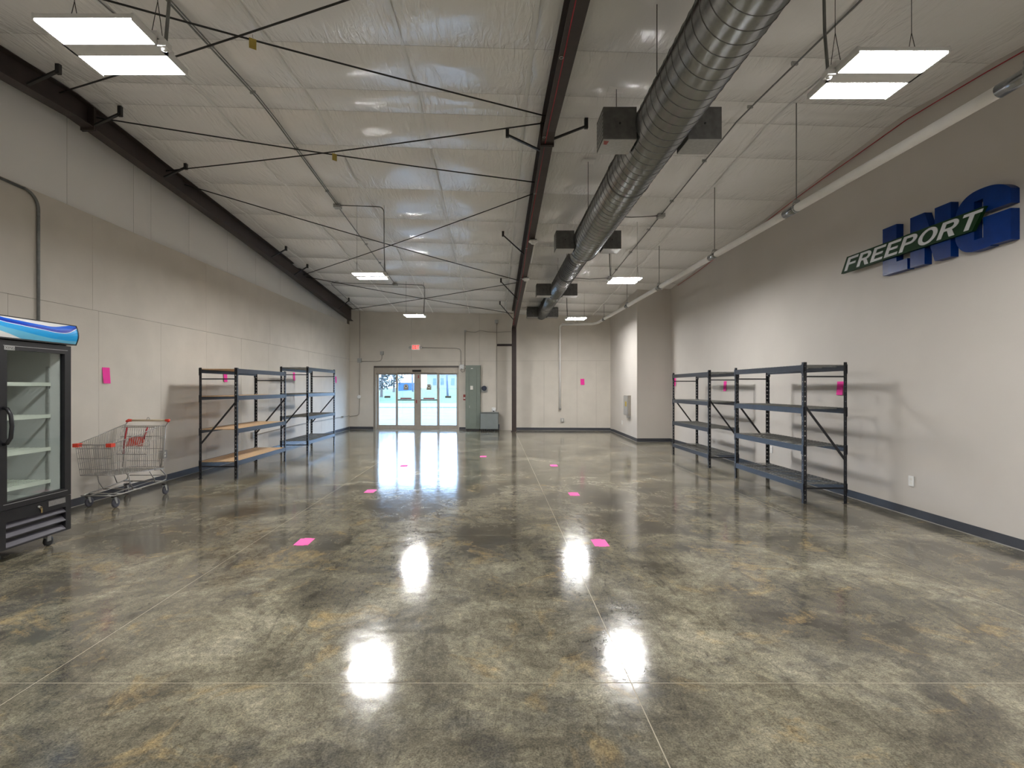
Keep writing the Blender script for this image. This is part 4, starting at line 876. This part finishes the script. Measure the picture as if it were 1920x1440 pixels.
for (x, y) in ((-4.24, 4.80), (-4.24, 4.28), (-4.86, 4.80), (-4.86, 4.28)):
    c = MB().box(x-.03, x+.03, y-.03, y+.03, .10, .118).build('caster', 'rubber_black', fr)
    MB().lathe([(.03, -.014), (.045, -.012), (.045, .012), (.03, .014)], (x+.012, y+.02, .046), 'x', 18).build('wheel', 'rubber_black', c)
    MB().box(x-.008, x+.034, y-.012, y+.03, .05, .10).build('fork', 'box_steel', c)

# ------------------------------------------------------------------ shopping cart (nose toward the viewer)
ct = thing('shopping_cart', 'wire shopping cart with orange-red handle ends by the left wall', 'shopping cart', (-4.89, 6.75, 0))
cxm = -4.893
yf, yr = 6.20, 7.13
def W(t): return .215+(.280-.215)*t               # half width front..rear at the top
def WB(t): return .195+(.255-.195)*t
def TZ(t): return .80+(.985-.80)*t
def BZ(t): return .42-.05*t
def top(s, t): return (cxm+s*W(t), yf+(yr-yf)*t, TZ(t))
def botp(s, t): return (cxm+s*WB(t), yf+.05+(yr-yf-.05)*t, BZ(t))
def mixp(a, b, t): return tuple(a[i]*(1-t)+b[i]*t for i in range(3))
R1, R2 = .0034, .0055
m = MB()
for s in (-1, 1):
    m.tube([top(s, 0), top(s, 1)], R2, 6); m.tube([botp(s, 0), botp(s, 1)], R2, 6)
    for k in range(1, 30): t = k/30; m.tube([top(s, t), botp(s, t)], R1, 4, cap=False)
    for q_ in (.28, .62, .82): m.tube([mixp(top(s, 0), botp(s, 0), q_), mixp(top(s, 1), botp(s, 1), q_)], R1, 4, cap=False)
m.build('basket_side', 'chrome_wire', ct)
m = MB(); m.tube([top(-1, 0), top(1, 0)], R2, 6); m.tube([botp(-1, 0), botp(1, 0)], R2, 6)
for k in range(17): t = k/16; m.tube([mixp(top(-1, 0), top(1, 0), t), mixp(botp(-1, 0), botp(1, 0), t)], R1, 4, cap=False)
for q_ in (.12, .45, .8): m.tube([mixp(top(-1, 0), botp(-1, 0), q_), mixp(top(1, 0), botp(1, 0), q_)], R1, 4, cap=False)
m.build('basket_front', 'chrome_wire', ct)
m = MB()
for k in range(15): t = k/14; m.tube([mixp(botp(-1, 0), botp(1, 0), t), mixp(botp(-1, 1), botp(1, 1), t)], R1, 4, cap=False)
for k in range(12): t = k/11; m.tube([botp(-1, t), botp(1, t)], R1 if k % 3 else R2, 4, cap=False)
m.build('basket_floor', 'chrome_wire', ct)
m = MB(); tl, tr_ = mixp(top(-1, 1), botp(-1, 1), .04), mixp(top(1, 1), botp(1, 1), .04); bl, br = mixp(top(-1, 1), botp(-1, 1), .97), mixp(top(1, 1), botp(1, 1), .97)
for k in range(19): t = k/18; m.tube([mixp(tl, tr_, t), mixp(bl, br, t)], R1, 4, cap=False)
for q_ in (0, .25, .55, .85, 1): m.tube([mixp(tl, bl, q_), mixp(tr_, br, q_)], R2 if q_ in (0, 1) else R1, 5, cap=False)
gt = m.build('rear_gate', 'chrome_wire', ct)
# folding child seat: wire back leaning into the basket, red flap and straps
m = MB(); a0, a1 = (cxm-.22, 6.98, .955), (cxm+.22, 6.98, .955); b0, b1 = (cxm-.20, 6.86, .60), (cxm+.20, 6.86, .60)
for k in range(15): t = k/14; m.tube([mixp(a0, a1, t), mixp(b0, b1, t)], R1, 4, cap=False)
for q_ in (0, .35, .7, 1): m.tube([mixp(a0, b0, q_), mixp(a1, b1, q_)], R2 if q_ in (0, 1) else R1, 5, cap=False)
st = m.build('child_seat', 'chrome_wire', ct)
MB().hexa([(cxm-.11, 6.895, .70), (cxm+.13, 6.895, .70), (cxm+.13, 6.90, .70), (cxm-.11, 6.90, .70), (cxm-.09, 6.945, .83), (cxm+.12, 6.945, .83), (cxm+.12, 6.95, .83), (cxm-.09, 6.95, .83)]).build('seat_flap', 'red_plastic', st)
for (x, zz) in ((cxm-.13, .60), (cxm+.15, .80)): MB().tube([(x, 6.955, .955), (x-.01, 6.93, .80 if zz < .7 else .88), (x-.012, 6.90, zz)], .011, 6).build('strap', 'dark_red_plastic', st)
MB().tube([(cxm-.285, 7.20, 1.035), (cxm+.285, 7.20, 1.035)], .014, 10).build('handle', 'handle_cream', ct)
for s in (-1, 1):
    MB().tube([(cxm+s*.235, 7.20, 1.035), (cxm+s*.285, 7.20, 1.035), (cxm+s*.292, 7.17, 1.02)], [.017, .021, .018], 8).build('handle_end', 'red_plastic', ct)
    MB().tube([(cxm+s*.29, 7.195, 1.03), (cxm+s*.285, 7.13, .96), (cxm+s*.275, 7.10, .62), (cxm+s*.262, 7.05, .40)], .008, 6).build('upright', 'chrome_wire', ct)
    p = top(s, 0); MB().box(p[0]-.045 if s > 0 else p[0]-.02, p[0]+.02 if s > 0 else p[0]+.045, p[1]-.02, p[1]+.05, p[2]-.028, p[2]+.016).build('corner_bumper', 'red_plastic', ct)
MB().tube([(cxm+.0+.022*math.cos(a), 7.19, 1.045+.03*math.sin(a)) for a in [math.pi*k/8 for k in range(9)]], .004, 5).build('hook', 'box_steel', ct)
m = MB()
fz = .165
for s in (-1, 1):
    m.tube([(cxm+s*.20, 6.27, fz), (cxm+s*.215, 6.38, fz), (cxm+s*.275, 7.08, fz+.035), (cxm+s*.272, 7.15, fz+.045)], .009, 6)
    m.tube([(cxm+s*.272, 7.15, fz+.045), (cxm+s*.270, 7.17, .26), (cxm+s*.262, 7.05, .37), (cxm+s*.25, 6.95, .375)], .008, 6)
    m.tube([(cxm+s*.262, 6.95, fz+.03), (cxm+s*.262, 6.92, .26), (cxm+s*.25, 6.85, .37)], .007, 6)
    m.tube([(cxm+s*.19, 6.62, fz+.01), (cxm+s*.2, 6.55, .28), (cxm+s*.2, 6.52, .40)], .006, 6)
    m.tube([(cxm+s*.10, 6.27, fz), (cxm+s*.12, 7.10, fz+.035)], .005, 5)
for y, hw in ((6.27, .20), (6.40, .215), (6.70, .24), (7.08, .272)): m.tube([(cxm-hw, y, fz+(.035 if y > 7 else .0)), (cxm+hw, y, fz+(.035 if y > 7 else .0))], .008, 6)
m.tube([(cxm-.27, 7.165, .265), (cxm+.27, 7.165, .265)], .006, 6)
m.build('chassis', 'chrome_wire', ct)
for (x, y, sw) in ((cxm-.205, 6.38, .35), (cxm+.165, 6.33, .25), (cxm-.265, 7.13, .2), (cxm+.270, 7.13, .2)):
    c = MB().box(x-.02, x+.02, y-.03, y+.03, .135, .16).build('caster', 'rubber_black', ct)
    yy = y+.02; MB().lathe([(.02, -.012), (.045, -.013), (.058, -.011), (.062, 0), (.058, .011), (.045, .013), (.02, .012)], (x, yy, .062), 'x', 24).build('wheel', 'rubber_grey', c)
    m = MB(); m.hexa([(x-.020, yy-.012, .055), (x-.016, yy-.012, .055), (x-.016, yy+.012, .055), (x-.020, yy+.012, .055), (x-.020, y-.028, .14), (x-.016, y-.028, .14), (x-.016, y+.012, .14), (x-.020, y+.012, .14)]); m.hexa([(x+.016, yy-.012, .055), (x+.020, yy-.012, .055), (x+.020, yy+.012, .055), (x+.016, yy+.012, .055), (x+.016, y-.028, .14), (x+.020, y-.028, .14), (x+.020, y+.012, .14), (x+.016, y+.012, .14)]); m.build('fork', 'box_steel', c)

# ------------------------------------------------------------------ outside the doors
pv = MB().box(-40, 40, 18.55, 38.6, -.12, -.02).build('pavement', 'pavement'); tag(pv, 'pale concrete forecourt outside the glass doors', 'pavement', kind='structure')
for k in range(6): MB().box(-40, 40, 21.4+k*3.0, 21.43+k*3.0, -.02, -.018).build('joint_line', 'kerb_dark', pv)
tag(MB().box(-60, 60, 38.6, 39.0, -.12, .03).build('kerb', 'kerb_dark'), 'dark kerb line across the forecourt edge', 'kerb', kind='structure')
tag(MB().box(-60, 60, 39.0, 50, -.12, -.02).build('road', 'asphalt'), 'pale road beyond the forecourt kerb', 'road', kind='structure')
m = MB(); gx = 24; rows = [(50, -.02), (53, .1), (60, .45), (70, .9), (85, 1.3), (130, 1.5)]
for j in range(len(rows)-1):
    for i in range(gx):
        xs0, xs1 = -60+120*i/gx, -60+120*(i+1)/gx; f = lambda x, z: z+(.12*math.sin(x*.5) if z > .2 else 0)
        m.add([(xs0, rows[j][0], f(xs0, rows[j][1])), (xs1, rows[j][0], f(xs1, rows[j][1])), (xs1, rows[j+1][0], f(xs1, rows[j+1][1])), (xs0, rows[j+1][0], f(xs0, rows[j+1][1]))], [(0, 1, 2, 3)], True)
tag(m.build('grass_bank', 'grass'), 'green grass bank across the road outside', 'grass', kind='stuff')
def OX(px, Y): return (px-CX)*Y/F
Yb = 92; bd = thing('building', 'long white building seen through the right-hand glass doors', 'building', (OX(850, Yb), Yb, 1.3))
x0, x1 = OX(800, Yb), OX(900, Yb); MB().box(x0, x1, Yb, Yb+12, 1.0, 4.2).build('wall', 'stucco', bd); MB().box(x0-.4, x1+.4, Yb-.5, Yb+12.4, 4.2, 4.5).build('roof', 'far_roof', bd)
for px in (812, 826, 846, 868): MB().box(OX(px, Yb), OX(px+6, Yb), Yb-.06, Yb, 2.0, 3.2).build('window', 'far_window', bd)
Yc_ = 78; cn_ = thing('shipping_container', 'blue storage container outside behind the grass bank', 'container', (OX(755, Yc_), Yc_, 1.1)); xa_, xb2 = OX(745, Yc_), OX(772, Yc_)
MB().box(xa_, xb2, Yc_, Yc_+2.4, .9, 2.3).build('body', 'container_blue', cn_)
for k in range(9): xx = xa_+(xb2-xa_)*(k+.3)/9; MB().box(xx, xx+.1, Yc_-.05, Yc_, 1.0, 2.25).build('rib', 'container_blue', cn_)
for px, Yp, top_, lab in ((838, 62, 6.5, 'leaning utility pole outside the right glass door'), (773, 70, 7.0, 'thin utility pole outside behind the door centre')):
    o = thing('utility_pole', lab, 'pole', (OX(px, Yp), Yp, .5), 'utility poles'); MB().tube([(OX(px, Yp)+.1, Yp, .3), (OX(px, Yp)-.15, Yp, top_)], [.13, .10], 10).build('shaft', 'pole_wood', o); MB().box(OX(px, Yp)-1.1, OX(px, Yp)+.9, Yp-.06, Yp+.06, top_-.5, top_-.28).build('crossarm', 'pole_wood', o)
m = MB(); pA = Vector((OX(838, 62)-.15, 62, 6.03)); pB = Vector((OX(773, 70)-.15, 70, 6.53)); dA = pA-pB
for off in (-.8, .5):
    q = []
    for k in range(-8, 25):
        t = k/8; p = pB+dA*t; q.append((p.x+off, p.y, p.z+.20-.5*math.sin(math.pi*(t % 1))*.6-.0))
    m.tube(q, .02, 4)
tag(m.build('power_line', 'pole_wood'), 'pair of dark power lines crossing the sky outside', 'power line')
for px, Yt, hh, ww, lab in ((715, 60, 6.0, 2.0, 'bare bluish tree outside the leftmost glass door'), (738, 72, 7.5, 1.8, 'tall bushy tree outside behind the first door mullion'), (700, 55, 5.0, 1.6, 'low tree outside by the left door jamb')):
    X = OX(px, Yt); o = thing('tree', lab, 'tree', (X, Yt, .3), 'trees outside')
    MB().tube([(X, Yt, .1), (X+.1, Yt, hh*.5), (X, Yt, hh*.9)], [.18, .12, .04], 8).build('trunk', 'bark', o)
    f = MB()
    for k in range(1100):
        a = random.uniform(0, 6.283); rr = ww*math.sqrt(random.random()); z = random.uniform(hh*.22, hh); rr *= math.sin(math.pi*min(.98, max(.15, (z-hh*.1)/hh)))
        c = Vector((X+rr*math.cos(a), Yt+rr*math.sin(a), z)); d1_ = Vector((random.uniform(-1, 1), random.uniform(-1, 1), random.uniform(-1, 1))).normalized()*.09; d2_ = d1_.cross(Vector((random.uniform(-1, 1), random.uniform(-1, 1), random.uniform(-1, 1)))).normalized()*.07
        f.add([c-d1_-d2_, c+d1_-d2_, c+d1_+d2_, c-d1_+d2_], [(0, 1, 2, 3)])
    fo = f.build('foliage', 'leaf', o, fix=False); fo['kind'] = 'stuff'
